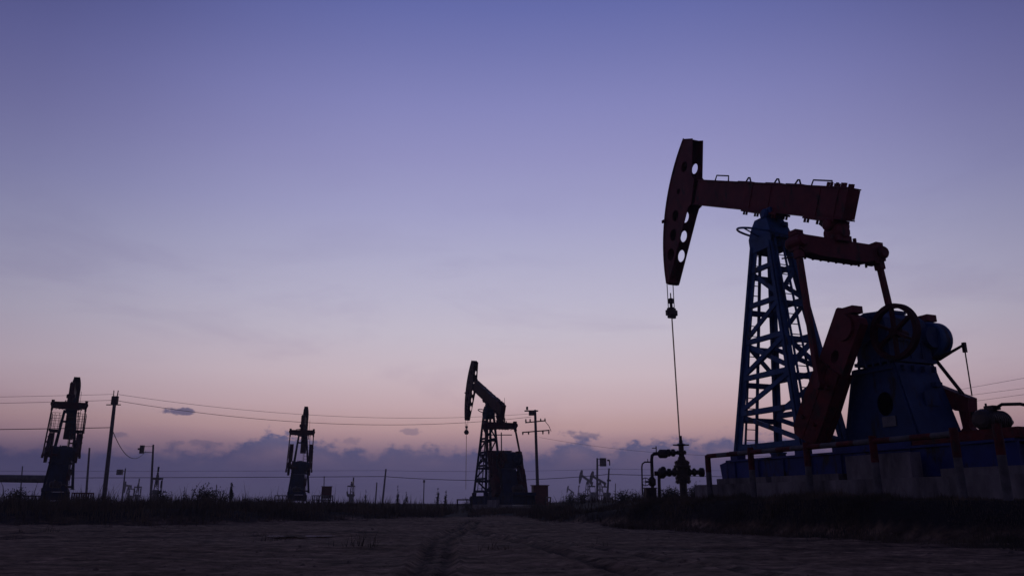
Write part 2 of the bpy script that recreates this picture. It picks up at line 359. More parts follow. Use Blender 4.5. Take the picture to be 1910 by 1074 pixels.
    cap.add(P, [(0, 1, 2, 3)] + [(i, (i + 1) % 4, 4 + (i + 1) % 4, 4 + i) for i in range(4)] + [(4 * j + i, 4 * j + (i + 1) % 4, 4 * j + 4 + (i + 1) % 4, 4 * j + 4 + i) for i in range(4) for j in (1, 2)] + [(12, 13, 14, 15)])
    if not tiny:
        cap.box((-.52, 0, 7.08), (.16, .5, .14)); cap.box((.52, 0, 7.02), (.16, .5, .12)); cap.box((.42, .2, 7.42), (.12, .14, .12))
    post = done(cap, 'samson_post', 'blue')
    for s in (-1, 1):
        for y in (-1, 1):
            q = MB(); a, b = leg(s, y, zb), leg(s, y, 6.9)
            w = .17 if s < 0 else .19
            if tiny: q.bar(a, b, .2)
            else:
                q.bar(a, b, w, .028, (1, 0, 0)); q.bar(a + Vector((s * -.085, 0, 0)), b + Vector((s * -.085, 0, 0)), .028, w, (1, 0, 0))
                q.bar(a + Vector((s * .075, 0, 0)), b + Vector((s * .075, 0, 0)), w * .8, .02, (1, 0, 0))
                q.box(a + Vector((0, 0, -.02)), (.36, .3, .04))
            done(q, 'leg', 'blue', post)
    lv = [1.30, 2.22, 3.18, 4.18, 5.2, 6.2]
    faces = [((-1, -1), (1, -1)), ((-1, 1), (1, 1)), ((-1, -1), (-1, 1)), ((1, -1), (1, 1))]
    for fi, ((s0, y0), (s1, y1)) in enumerate(faces):
        for i, z in enumerate(lv):
            if tiny and i % 2: continue
            if gw > 1 and (i in (1, 4) or fi == 2): continue
            q = MB(); up = Vector((0, 0, 1))
            zz = z + (.0 if fi < 2 else -.16)
            if i == 0 and fi > 1: zz = 1.34
            a, b = leg(s0, y0, zz), leg(s1, y1, zz); off = (b - a).normalized() * .05
            if tiny: q.bar(a, b, .12)
            else: q.bar(a + off, b - off, .09, .13); q.bar(a + off, b - off, .035, .155)
            done(q, 'cross_bar', 'blue', post)
        pat = ['/\\X/\\', '/\\X/\\', '//X\\/', '\\/X/\\'][fi] if not tiny else '\\ X  '
        pat = {0: '\\/X/\\', 1: '\\/X/\\', 2: '  X  ', 3: '/ X /'}[fi] if not tiny else ' / \\ '
        if gw > 1: pat = {0: '\\ / \\', 1: ' / \\ '}.get(fi, '     ')
        for i in range(5):
            za, zc = lv[i] + .06, lv[i + 1] - .06          # i=0 lowest panel
            c = pat[i]
            for ch in ('/\\' if c == 'X' else c):
                if ch == ' ': continue
                z0, z1 = (za, zc) if ch == '/' else (zc, za)
                if ch == '\\': z0, z1 = zc, za
                a, b = leg(s0, y0, z0), leg(s1, y1, z1); off = (b - a).normalized() * .05
                nrm = Vector((0, -1 if y0 < 0 else 1, 0)) if fi < 2 else Vector((s0, 0, 0))
                sh = nrm * (.012 if ch == '/' else -.05)
                q = MB().bar(a + off + sh, b - off + sh, .055, .125, up=(0, 0, 1)); done(q, 'diagonal_brace', 'blue', post)
    if not tiny:
        for (sa, ya, wa, sb_, yb, wb_) in ((1.36, .55, .28, .48, .62, .26),) if gw > 1 else ((-1.33, -.20, .19, -.45, -.12, .13), (1.36, -.33, .2, .48, -.14, .12)):
            ld = MB(); A = [Vector((sa, ya + k * wa, 1.25)) for k in (-1, 1)]; Bt = [Vector((sb_, yb + k * wb_, 7.0)) for k in (-1, 1)]
            for k in (0, 1): ld.bar(A[k], Bt[k], .05 if (k == 0 or sa > 0) else .085, .04, (1, 0, 0))
            for i in range(1, 20):
                t = i / 20; ld.tube([A[0].lerp(Bt[0], t), A[1].lerp(Bt[1], t)], .014, 6)
            done(ld, 'ladder', 'blue', post)
        done(MB().ring((-.03, 0, 7.20), (.336, .139, 1), .90, .032, 48, 8), 'hoop_rail', 'blue', post)
        for a in (0, 90, 180, 270):
            ca, sa_ = cos(R(a)), sin(R(a))
            done(MB().tube([(-.03 + .42 * ca, .34 * sa_, 7.12), (-.03 + .86 * ca, .88 * sa_, 7.20 - .29 * ca - .12 * sa_)], .02, 6), 'hoop_bracket', 'blue', post)
        arm = MB().tube([(.5, -.1, 6.35), (1.25, .55, 6.35), (1.6, .75, 6.35)], .022, 6); arm.box((1.6, .75, 6.5), (.09, .09, .36)); arm.tube([(1.6, .75, 6.35), (1.6, .75, 8.2)], .015, 6)
        done(arm, 'cable_arm', 'steel', post)
    if platform:
        cg = MB()
        for k in range(9): cg.ring((1.05 - k * .06, .62, 2.2 + k * .38), (0, 0, 1), .36, .022, 16, 5)
        for a in range(0, 360, 45): cg.tube([(1.05 + .36 * cos(R(a)), .62 + .36 * sin(R(a)), 2.2), (.57 + .36 * cos(R(a)), .62 + .36 * sin(R(a)), 5.24)], .02, 5)
        done(cg, 'ladder_cage', 'steel', post)
        pf = MB(); 
        for y in (-1, 1):
            pf.box((.2, y * 1.02, 5.35), (2.2, .8, .09))
            for s in (-.85, .2, 1.25):
                pf.tube([(s, y * 1.38, 5.4), (s, y * 1.38, 6.6)], .022, 6)
            for z in (5.8, 6.2, 6.6): pf.tube([(-.85, y * 1.38, z), (1.25, y * 1.38, z)], .018, 6)
            for s in (-.85, 1.25):
                for yy in (.75, 1.1): pf.tube([(s, y * yy, 5.4), (s, y * yy, 6.6)], .018, 6)
                for z in (5.8, 6.2, 6.6): pf.tube([(s, y * .62, z), (s, y * 1.38, z)], .016, 6)
        done(pf, 'service_platform', 'steel', post)
    # ---- equaliser and pitmans
    ec = B(*EQ0)
    eq = MB(); tl = 0.0
    def eqp(y, z): return (y, ec[1] + z + tl * y)
    prof = [(-1.3, -.22), (-.72, -.30), (.72, -.30), (1.28, -.16), (1.28, .2), (-1.3, .2)]
    V8 = [(ec[0] - .17, *eqp(*p)) for p in prof] + [(ec[0] + .17, *eqp(*p)) for p in prof]
    eq.add(V8, [tuple(range(5, -1, -1)), tuple(range(6, 12))] + [(i, (i + 1) % 6, 6 + (i + 1) % 6, 6 + i) for i in range(6)])
    if not tiny:
        for k in np.linspace(-1.0, 1.0, 9): eq.lathe((ec[0] - .1, *eqp(k, -.34)), (0, 0, 1), [(0, .03), (.1, .03)], 6)
    eqo = done(eq, 'equalizer_beam', 'red')
    for sd in (-1, 1):
        q = MB(); c = (ec[0], *eqp(sd * 1.31, .0)); q.box(c, (.36, .2, .38)); q.lathe((c[0] - .27, c[1], c[2] + .02), (1, 0, 0), [(0, .13), (.05, .17), (.5, .17), (.55, .13)], 14)
        if not tiny: q.box((c[0], c[1] , c[2] + .26), (.26, .24, .12)); q.box((c[0], c[1] - sd * .16, c[2] - .1), (.3, .2, .34))
        done(q, 'end_bearing', 'red', eqo)
    tp = onb(2.55, 0, -.42)
    cn = MB(); cn.box((ec[0] + .03, 0, ec[1] + .22), (.5, .44, .14)); cn.lathe((ec[0] - .25, 0, ec[1] + .42), (1, 0, 0), [(0, .16), (.06, .23), (.5, .23), (.56, .16)], 18)
    cn.lathe((ec[0] + .03, -.34, ec[1] + .62), (0, 1, 0), [(0, .1), (.03, .15), (.65, .15), (.68, .1)], 16)
    zq = ec[1] + .62; cn.bar((ec[0] + .03, 0, zq), tp, .36, .34, (0, 1, 0))
    cn.plate([[B(*bm_(1.95, -.48)), B(*bm_(3.08, -.48)), B(*bm_(3.08, -.414)), B(*bm_(1.95, -.414))]], -.27, .27)
    if not tiny:
        for t in (2.0, 2.12, 2.9, 3.02):
            for yy in (-.21, .21): cn.tube([onb(t, yy, -.414), onb(t, yy, -.58)], .035, 6)
        for yy in (-.34, -.2, .2, .5): cn.lathe((ec[0] + .1, yy, ec[1] + .2), (0, 0, 1), [(0, .045), (.12, .045)], 6)
    done(cn, 'equalizer_bearing', 'red', eqo)
    for sd in (-1, 1):
        a = Vector((ec[0] + .03, sd * 1.31, ec[1] - .2 + tl * sd * 1.31)); b = Vector((pin[0], sd * 1.40, pin[1]))
        q = MB().bar(a, b, .11, .13, (1, 0, 0)); 
        mid = a.lerp(b, .06); q.bar(a, mid, .17, .2, (1, 0, 0)); q.bar(a.lerp(b, .94), b, .14, .17, (1, 0, 0))
        q.lathe((pin[0], sd * 1.40 - .09, pin[1]), (0, 1, 0), [(0, .12), (.18, .12)], 16)
        done(q, 'pitman_arm', 'red')
    # ---- cranks with counterweights
    dx, dz = cos(theta), sin(theta)
    def cf(t, n): return (SH[0] + dx * t - dz * n, SH[1] + dz * t + dx * n)      # along / across the crank
    for sd in (-1, 1):
        y0, y1 = (1.02, 1.26)
        lo_ = -.36 if pin_t > 0 else pin_t - .25
        outl = [cf(lo_, -.36), cf(lo_, .30), cf(lo_ + .1, .40), cf(1.0, .40), cf(2.0, .36), cf(2.78, .34), cf(2.82, .2), cf(2.82, -.2), cf(2.78, -.34), cf(2.0, -.36), cf(1.0, -.40), cf(lo_ + .05, -.40)]
        hole = [cf(.70 + .16 * cos(a), .03 + .11 * sin(a)) for a in np.linspace(0, 2 * pi, 14, endpoint=False)]
        q = MB().plate([outl, hole] if not tiny else [outl], min(sd * y0, sd * y1), max(sd * y0, sd * y1))
        q.lathe((SH[0], sd * 1.14 - .2, SH[1]), (0, 1, 0), [(0, .3), (.4, .3)], 22)
        if not tiny:
            for a_ in (-.3, -.12):
                c_ = cf(a_, .0)
            c_ = cf(-.4, -.06); q.box((c_[0], sd * 1.14, c_[1]), (.36, .3, .16))
        ck = done(q, 'crank_arm', 'red')
        for n0, n1, ta, tb in ((-.41, -.01, .95, 2.86), (.01, .41, 1.0, 2.84)):
            q = MB(); ol = [cf(ta, n0 * .9 if n0 < -.1 else n0), cf(ta, n1 if n1 < .1 else n1 * .9), cf((ta + tb) / 2, n1), cf(tb - .16, n1), cf(tb, n1 * (.72 if n1 > .1 else 1)), cf(tb, n0 * (.72 if n0 < -.1 else 1)), cf(tb - .16, n0), cf((ta + tb) / 2, n0)]
            yy0, yy1 = (.96, 1.01) if True else (0, 0)
            q.plate([ol], min(sd * .90, sd * 1.015), max(sd * .90, sd * 1.015)); q.plate([ol], min(sd * 1.265, sd * 1.33), max(sd * 1.265, sd * 1.33))
            if not tiny:
                for tt in (ta + .4, tb - .5):
                    c_ = cf(tt, (n0 + n1) / 2); q.lathe((c_[0], sd * 1.33 if sd > 0 else -1.41, c_[1]), (0, 1, 0), [(0, .055), (.08, .055)], 6)
            done(q, 'counterweight', 'red2', ck)
    # ---- gearbox and pedestal
    gb = MB(); g0 = SH[0]; gz = SH[1]; gc = 3.70
    out = [(gc - .46, 2.86), (gc + .46, 2.86), (gc + .47, 3.5), (gc + .40, 3.86), (gc + .22, 4.02), (gc - .12, 4.06), (gc - .36, 3.98), (gc - .46, 3.72)]
    gb.plate([out], -.64, .64)
    gb.box((gc, 0, 3.36), (.99, 1.36, .06)); gb.box((gc, 0, 2.9), (1.06, 1.36, .08))
    for yy in (-.67, .67): gb.lathe((g0, yy - .05, gz), (0, 1, 0), [(0, .34), (.10, .34)], 28)
    if not tiny:
        for k in range(5):
            for yy in (-.66, .66):
                gb.lathe((gc - .40 + k * .20, yy, 3.30), (0, 0, 1), [(0, .028), (.13, .028)], 6)
                gb.lathe((gc - .42 + k * .21, yy, 2.80), (0, 0, 1), [(0, .03), (.17, .03)], 6)
        gb.box((gc + .05, .1, 4.07), (.34, .4, .07)); gb.lathe((gc - .1, -.2, 4.02), (0, 0, 1), [(0, .05), (.12, .05)], 8)
        gb.lathe((gc + .1, .62, 3.46), (1, 0, 0), [(0, .24), (.5, .24)], 18)
        for yy in (-.35, 0, .35): gb.box((gc + .475, yy, 3.1), (.03, .05, .42)); gb.box((gc - .475, yy, 3.1), (.03, .05, .42))
    if gw != 1: gb.v = [(x, y * (1 + (gw - 1) * (1 - .9 * min(max((z - 3.3) / .8, 0), 1)) * (1 - .5 * min(max((3.1 - z) / .3, 0), 1))), z) for x, y, z in gb.v]
    gbo = done(gb, 'gearbox', 'housing')
    done(MB().tube([(g0, -1.1, gz), (g0, 1.1, gz)], .13, 14), 'output_shaft', 'steel', gbo)
    wc = (4.45, 3.44); wh = MB().lathe((wc[0], -.80, wc[1]), (0, 1, 0), [(0, .62), (.13, .62), (.13, .52), (0, .52), (0, .62)], 44, cap=False)
    if not tiny:
        wh.lathe((wc[0], -.80, wc[1]), (0, 1, 0), [(0, .10), (.16, .12)], 16)
        for a in range(6):
            t = a * pi / 3 - pi / 6; wh.bar((wc[0], -.74, wc[1]), (wc[0] + .54 * cos(t), -.74, wc[1] + .54 * sin(t)), .06, .09, (0, 1, 0))
        wh.tube([(wc[0], -.78, wc[1]), (wc[0] - .1, -.3, wc[1])], .08, 10)
    done(wh, 'brake_wheel', 'red_dark', gbo)
    pd = MB(); pc, pb, pt, yb = 3.62, 1.06, .60, .63
    def side(sg):
        n = 22; c = (pc + .22, 1.95); hr = .22
        ring_ = [(c[0] + hr * cos(2 * pi * k / n), c[1] + hr * 1.2 * sin(2 * pi * k / n)) for k in range(n)]
        q = MB().plate([[(pc - pb, 1.12), (pc + pb, 1.12), (pc + pt, 2.82), (pc - pt, 2.82)], ring_], 0, .03)
        q.v = [(x, sg * (yb - y - .02 * (z - 1.12)), z) for x, y, z in q.v]; return q
    if tiny:
        PB = [(pc + i * pb, j * yb, 1.12) for i, j in ((-1, -1), (1, -1), (1, 1), (-1, 1))] + [(pc + i * pt, j * yb, 2.84) for i, j in ((-1, -1), (1, -1), (1, 1), (-1, 1))]
        pd.add(PB, [(3, 2, 1, 0), (4, 5, 6, 7)] + [(i, (i + 1) % 4, 4 + (i + 1) % 4, 4 + i) for i in range(4)])
    else:
        for sg in (-1, 1):
            q = side(sg); pd.add(q.v, q.f)
            yy = yb - .035
            pd.add([(pc + sg * (pb - .003), -yy, 1.12), (pc + sg * (pb - .003), yy, 1.12), (pc + sg * (pt - .003), yy, 2.82), (pc + sg * (pt - .003), -yy, 2.82),
                    (pc + sg * (pb - .035), -yy, 1.12), (pc + sg * (pb - .035), yy, 1.12), (pc + sg * (pt - .035), yy, 2.82), (pc + sg * (pt - .035), -yy, 2.82)],
                   [(0, 1, 2, 3), (7, 6, 5, 4), (0, 4, 5, 1), (2, 6, 7, 3), (1, 5, 6, 2), (0, 3, 7, 4)])
        for k in range(4): pd.box((pc + .66 + .02 * k, -.42 + .28 * k, 2.70), (.09, .06, .12))
        pd.box((pc + .80, .35, 2.35), (.12, .2, .1)); pd.box((pc + .86, .05, 2.02), (.05, .4, .3))
        pd.box((pc, 0, 1.16), (2.2, 1.5, .04))
        for x0, x1 in ((-.98, -.56), (.98, .56)): pd.bar((pc + x0, -yb - .03, 1.18), (pc + x1, -yb + .01, 2.8), .05, .04, (0, 1, 0))
        pd.bar((pc - .58, -yb - .012, 2.72), (pc + .58, -yb - .012, 2.72), .04, .07)
    if gw != 1: pd.v = [(x, y * 1.12, z) for x, y, z in pd.v]
    pdo = done(pd, 'pedestal', 'housing')
    if not tiny:
        done(MB().box((pc + .30, -yb * (1.12 if gw != 1 else 1) - .012, 1.56), (.36, .02, .22)), 'label_plate', 'plate', pdo)
    # ---- drive side: small pulley drum, brake lever, struts, motor
    dr = MB().lathe((3.98, .72, 3.46), (0, 1, 0), [(0, .12), (.02, .4), (.07, .42), (.35, .42), (.4, .4), (.4, .12)], 30)
    dr.lathe((3.98, .5, 3.46), (0, 1, 0), [(0, .22), (.22, .2)], 18)
    done(dr, 'drive_pulley', 'blue')
    if not tiny:
        lvm = MB().tube([(3.95, .75, 3.02), (4.22, .8, 3.0), (4.5, .85, 3.10), (4.82, .85, 3.20)], [.06, .06, .035, .03], 8); lvm.box((4.83, .85, 3.14), (.07, .07, .22))
        done(lvm, 'brake_lever', 'steel'); done(MB().tube([(4.83, .85, 3.1), (4.83, .85, 2.08)], .014, 6), 'brake_rod', 'steel')
        done(MB().tube([(4.1, .8, 3.0), (4.68, .8, 2.1)], .04, 8), 'strut', 'steel')
    bg = MB()
    bg.plate([[(3.95, 2.5), (4.9, 2.02), (4.86, 1.72), (4.55, 1.78), (3.95, 2.12)]], .62, .9)
    bg.plate([[(4.60, 1.8), (4.84, 1.8), (4.80, 1.4), (5.0, 1.2), (4.4, 1.2), (4.64, 1.4)]], .66, .86)
    done(bg, 'belt_guard', 'red')
    mo = MB(); mc = Vector((5.86, -.05, 1.42)); ax = Vector((-.15, 1, 0)).normalized()
    mo.lathe(mc - ax * .42, ax, [(0, .1), (.02, .17), (.08, .2), (.78, .2), (.86, .17), (.88, .1)], 28)
    if not tiny:
        for k in range(9): mo.lathe(mc - ax * (.3 - .075 * k), ax, [(0, .212), (.018, .212)], 28)
        mo.box(mc + Vector((0, 0, -.205)), (.45, .6, .05)); mo.tube([mc + Vector((0, -.1, .2)), mc + Vector((0, -.1, .33))], .02, 6); mo.lathe(mc + ax * .44, ax, [(0, .06), (.25, .06)], 12)
        mo.box(mc + Vector((.05, .0, .24)), (.2, .22, .08))
    mto = done(mo, 'electric_motor', 'steel')
    if not tiny:
        done(MB().tube([mc + Vector((.1, 0, .22)), mc + Vector((.3, -.05, .28)), mc + Vector((.7, -.1, .24)), mc + Vector((1.1, -.1, .12)), mc + Vector((1.5, -.1, -.28))], .032, 8), 'power_cable', 'black', mto)
        done(MB().tube([mc + ax * .6, (5.2, .75, 1.35), (4.78, .78, 1.75)], .05, 8), 'belt', 'black', mto)
    # ---- skid
    sk = MB(); xa, xb = -1.5, 6.9
    for y in (-1, 1):
        sk.box(((xa + xb) / 2, y * .82, .955), (xb - xa, .26, .05)); sk.box(((xa + xb) / 2, y * .82, .385), (xb - xa, .26, .05)); sk.box(((xa + xb) / 2, y * .86, .67), (xb - xa, .06, .518))
        if not tiny:
            for k in range(9): sk.box((xa + .35 + k * .96, y * .915, .67), (.03, .05, .516))
        for s_ in (-1.27, 1.27): sk.box((s_, y * .7, 1.085), (.3, .28, .208))
    for k in range(5): sk.box((xa + .3 + k * 1.9, 0, .67), (.2, 1.6, .5))
    sk.box((SH[0] - .02, 0, 1.055), (2.2, 1.8, .148))
    if not tiny:
        for y0, y1 in ((-.9, -.6), (.6, .9)): sk.plate([[(xa - .24, .37), (xa - .003, .37), (xa - .003, .95), (xa - .34, .88)]], y0, y1)
    sko = done(sk, 'skid_frame', 'blue2')
    done(MB().box((5.85, 0, 1.08), (2.3, 1.9, .19)), 'motor_platform', plat, sko)
    if tiny:
        o = one.build('pump_silhouette_body', 'steel'); bpy.data.objects.remove(root)
        o.name = 'pumpjack'; o.location = loc; o.rotation_euler = (0, 0, rz); o.scale = (scale,) * 3
        tag(o, label, 'oil pump', group); return o
    return root

ZP = .76
pumpjack('huge red and blue oil pumpjack nearest the camera, filling the picture\'s right side', (T0.x, T0.y, ZP), -PH, theta=R(-123.5), delta=0.0, hi=True, plat='red2', group='large pumpjacks of the oil field')

# concrete foundation under the big pump
def local(o, rz, p): return (o[0] + p[0] * cos(rz) - p[1] * sin(rz), o[1] + p[0] * sin(rz) + p[1] * cos(rz), o[2] + p[2])
def foundation(loc, rz, label, sc_=1, group='concrete pump foundations'):
    t = thing('concrete_foundation', label, 'foundation', loc, rz, group, sc_)
    a = MB().box((2.55, 0, -.02), (9.6, 3.0, .74)); a.build('footing', 'concrete', t)
    for k, (x, w) in enumerate(((-.35, 2.0), (1.95, 2.2), (4.15, 1.7), (6.45, 1.6))):
        MB().box((x, -1.25, .425 if k != 2 else .60), (w, .3, .14 if k != 2 else .50)).build('plinth_block', 'concrete', t)
    return t
foundation((T0.x, T0.y, ZP - .02), -PH, 'weathered concrete slab carrying the nearest big pumpjack')

# red and white guard rail in front of the pump
t = thing('guard_rail', 'red and white pipe guard rail in front of the nearest pumpjack', 'guard rail', (T0.x, T0.y, ZP), -PH)
ps = [-.72, 1.02, 2.92, 4.78, 6.62, 7.45]
for i, s in enumerate(ps):
    MB().tube([(s, -2.1, -.3), (s, -2.1, .62)], .072, 12).build('post', 'white', t)
    MB().tube([(s, -2.1, .62), (s, -2.1, 1.05 if i == 0 else 1.14)], .074, 12).build('post_top', 'red2', t)
    if i < len(ps) - 2:
        e = ps[i + 1]; n = 4
        for k in range(n):
            a, b = s + (e - s) * k / n, s + (e - s) * (k + 1) / n
            MB().tube([(a, -2.1, 1.03), (b, -2.1, 1.03)], .06, 10).build('rail_section', ('red2', 'white')[(k) % 2], t)

# ------------------------------------------------------------------ wellhead
wl = local((T0.x, T0.y, ZP), -PH, (-5.02, 0, 0))
W = thing('wellhead', 'dark wellhead with valves and pipes under the biggest pump\'s rod', 'wellhead', wl, 0)
def flange(mb, c, ax, r, th=.07, bolts=8):
    c = Vector(c); ax = Vector(ax); mb.lathe(c - ax * th / 2, ax, [(0, r), (th, r)], 20)
    u = ax.orthogonal().normalized(); w = ax.cross(u)
    for k in range(bolts):
        p = c + (u * cos(2 * pi * k / bolts) + w * sin(2 * pi * k / bolts)) * r * .78
        mb.tube([p - ax * th * .95, p + ax * th * .95], .018, 6)
q = MB().lathe((0, 0, -.1), (0, 0, 1), [(0, .12), (.55, .12), (.55, .15), (1.3, .15), (1.3, .09), (1.75, .085), (1.76, .06), (1.9, .06), (1.92, .045), (2.05, .045)], 16)
for z, r in ((.50, .24), (.62, .24), (.98, .27), (1.10, .24), (1.22, .12), (1.42, .16)): flange(q, (0, 0, z), (0, 0, 1), r)
q.box((0, 0, .8), (.34, .34, .34), bev=.06); q.box((0, 0, .56), (.4, .4, .1), bev=.06); q.box((0, 0, 1.04), (.4, .4, .1), bev=.06)
q.build('casing_head', 'steel', W)
MB().lathe((0, 0, 1.62), (0, 0, 1), [(0, .06), (.02, .16), (.05, .2), (.06, .16), (.1, .06)], 16).tube([(-.26, 0, 1.66), (.26, 0, 1.66)], .022, 8).build('stuffing_box', 'steel', W)
q = MB().tube([(0, 0, .8), (.95, .05, .8)], .075, 12); flange(q, (.3, 0, .8), (1, 0, 0), .14); flange(q, (.52, 0, .8), (1, 0, 0), .13); q.lathe((.75, .05, .8), (1, 0, 0), [(0, .1), (.04, .145), (.2, .145), (.24, .1)], 14)
for i, v in enumerate(q.v): q.v[i] = (v[0] * .72, v[1], v[2])
q.build('side_outlet', 'steel', W)
q = MB().tube([(0, 0, .8), (-1.05, 0, .76)], .075, 12); flange(q, (-.3, 0, .8), (1, 0, 0), .14); flange(q, (-.5, 0, .79), (1, 0, 0), .13); q.lathe((-.92, 0, .77), (1, 0, 0), [(0, .1), (.06, .17), (.22, .17), (.3, .1)], 14)
q.lathe((-.72, 0, .84), (0, 0, 1), [(0, .12), (.1, .1), (.14, .05)], 12)
for i, v in enumerate(q.v): q.v[i] = (v[0] * .86, v[1], v[2])
q.build('gate_valve', 'steel', W)
q = MB().tube([(0, 0, 1.42), (-.98, 0, 1.38), (-1.06, 0, 1.32), (-1.08, 0, 1.2), (-1.1, 0, -.1)], .058, 12); q.lathe((-.85, 0, 1.38), (1, 0, 0), [(0, .07), (.06, .14), (.3, .14), (.38, .08)], 14); flange(q, (-.3, 0, 1.41), (1, 0, 0), .12); flange(q, (-.46, 0, 1.41), (1, 0, 0), .12)
q.tube([(-.9, 0, 1.38), (-.9, 0, 1.62)], .02, 6); q.tube([(-1.05, 0, 1.56), (-.88, 0, 1.56)], .014, 6)
for i, v in enumerate(q.v): q.v[i] = (v[0] * .9, v[1], v[2])
q.build('flow_line', 'steel', W)
q = MB().tube([(-.99, 0, 1.12), (-1.2, 0, 1.12), (-1.28, 0, 1.06), (-1.3, 0, .96), (-1.32, 0, .1)], .024, 8); q.tube([(-1.1, 0, 1.12), (-1.1, 0, 1.22)], .014, 6); q.build('bypass_pipe', 'steel', W)
q = MB().tube([(-.76, 0, .72), (-.78, 0, -.1)], .05, 10); q.build('support_leg', 'steel', W)
q = MB().ring((-1.22, -.12, .5), (.25, 1, 0), .12, .014, 24, 6)
for a in (0, pi / 2): q.tube([(-1.22 - .12 * cos(a), -.12, .5 - .12 * sin(a)), (-1.22 + .12 * cos(a), -.12, .5 + .12 * sin(a))], .01, 6)
q.tube([(-1.22, -.12, .5), (-1.02, 0, .5)], .03, 8); q.lathe((-.99, 0, .36), (0, 0, 1), [(0, .06), (.05, .12), (.22, .12), (.3, .06)], 12); q.build('handwheel', 'steel', W)
bxp = at(1213, 922, 25.5)
t = thing('meter_box', 'small dark metal box on a stand left of the wellhead', 'box', (bxp.x, bxp.y, ZP - .15), .15)
MB().box((0, 0, .26), (.34, .3, .36), bev=.03).build('housing', 'steel', t); MB().box((0, 0, .455), (.38, .34, .025)).build('lid', 'steel', t)
q = MB(); q.box((0, 0, .04), (.2, .2, .1)); q.build('base', 'concrete', t)


# ------------------------------------------------------------------ other pumps
def ground_at(x, y): return float(ground_z(np.array([x]), np.array([y]))[0])
def place(px, Y): p = at(px, 938, Y); return p.x, p.y
def pump_at(px, Y, rz, label, dz=0, **k):
    x, y = place(px, Y); PADS.append((x, y, 5, ground_at(x, y))); z = ground_at(x, y) + dz
    return pumpjack(label, (x, y, z), rz, **k), (x, y, z)
G1 = 'large pumpjacks of the oil field'
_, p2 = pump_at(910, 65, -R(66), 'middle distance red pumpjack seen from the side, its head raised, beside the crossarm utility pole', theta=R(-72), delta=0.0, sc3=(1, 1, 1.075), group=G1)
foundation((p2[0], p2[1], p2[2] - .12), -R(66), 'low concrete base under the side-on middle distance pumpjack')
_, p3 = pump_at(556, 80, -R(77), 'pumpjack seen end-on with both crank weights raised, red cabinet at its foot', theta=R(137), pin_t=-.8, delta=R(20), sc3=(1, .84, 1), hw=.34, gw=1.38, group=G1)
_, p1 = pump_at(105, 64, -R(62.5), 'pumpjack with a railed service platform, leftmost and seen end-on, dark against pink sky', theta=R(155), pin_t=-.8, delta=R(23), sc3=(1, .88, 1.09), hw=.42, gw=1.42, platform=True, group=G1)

G2 = 'tiny far pumpjacks on the horizon'
for px, Y, rz, th, s, lab in (  # rz None: tail toward the road
    (288, 140, -R(66), 80, .66, 'far pumpjack seen end-on directly beside the pole with the wired box'),
    (236, 250, -R(45), 60, .70, 'far pumpjack just right of the tall leaning utility pole, below the pole-top lamp'),
    (254, 240, -R(66), 80, .75, 'tiny far pumpjack between two larger far ones, thin crossbar on top'),
    (655, 200, -R(84), 20, .66, 'far dark pumpjack standing right of the red cabinet of the end-on pump'),
    (1097, 270, -R(60), -110, .95, 'far pumpjack in side view with its head up, just left of the box lamp post'),
    (1120, 250, -R(50), -100, .85, 'far pumpjack half hidden behind the box lamp post'),
    (1066, 420, -R(60), -110, .80, 'faintest far pumpjack, between the crossarm pole and the box lamp post')):
    x, y = place(px, Y)
    pumpjack(lab, (x, y, ground_at(x, y) - .3), rz, theta=R(th), pin_t=1.42 if th < 0 else -.7, delta=0.0 if th < 0 else R(20), scale=s, tiny=True, group=G2)

# ------------------------------------------------------------------ poles
def pole(px_top, py_top, px_b, Y, r=.14, label='', name='utility_pole', cat='utility pole', group=None, arms=None, m='wood', extra=None, py_b=938):
    a = at(px_top, py_top, Y); xb, yb = place(px_b, Y); zb = ground_at(xb, yb) - .2
    t = thing(name, label, cat, (xb, yb, zb), 0, group); top = Vector((a.x - xb, a.y - yb, a.z - zb))
    MB().tube([(0, 0, 0), top * .5, top], [r, r * .85, r * .7], 10).build('shaft', m, t)
    if arms: arms(t, top)
    return t, a
def arms_center(t, top):
    d = top.normalized()
    for h, w in ((1.15, 1.0), (2.05, 1.35)):
        c = top - d * h
        dv = Vector((1, -.35, 0)).normalized()
        MB().bar(c - dv * w + Vector((0, .16, 0)), c + dv * w + Vector((0, .16, .12)), .09, .1).build('crossarm', 'steel', t)
        for k in (-1, -.55, .55, 1):
            p = c + dv * w * k * .95 + Vector((0, .16, .05))
            MB().lathe(p, (0, 0, 1 if h < 2 else -1), [(0, .04), (.04, .09), (.1, .05), (.14, .09), (.2, .05), (.26, .06), (.3, .02)], 10).build('insulator', 'ceram', t)
    q = MB().box(top + Vector((-.35, 0, -.1)), (1.3, .12, .12)); q.lathe(top + Vector((-.75, 0, 0)), (0, 0, 1), [(0, .1), (.3, .1)], 8); q.box(top + Vector((-.35, 0, -.35)), (.5, .3, .35), bev=.08); q.build('switch', 'steel', t)
    MB().tube([top + Vector((.9, .1, -1.0)), top + Vector((1.3, .1, -1.5)), top + Vector((1.5, .1, -2.0))], .03, 6).build('jumper', 'black', t)
def arms_simple(t, top):
    for x in (-.13, .13): MB().tube([top + Vector((x, 0, -.1)), top + Vector((x * 1.3, 0, .5))], .035, 6).build('insulator', 'ceram', t)
    MB().box(top + Vector((0, 0, -.25)), (.5, .3, .6), bev=.08).build('pole_cap', 'steel', t)
    MB().bar(top + Vector((-.6, 0, -.6)), top + Vector((.5, .0, -.6)), .07).build('crossarm', 'steel', t)
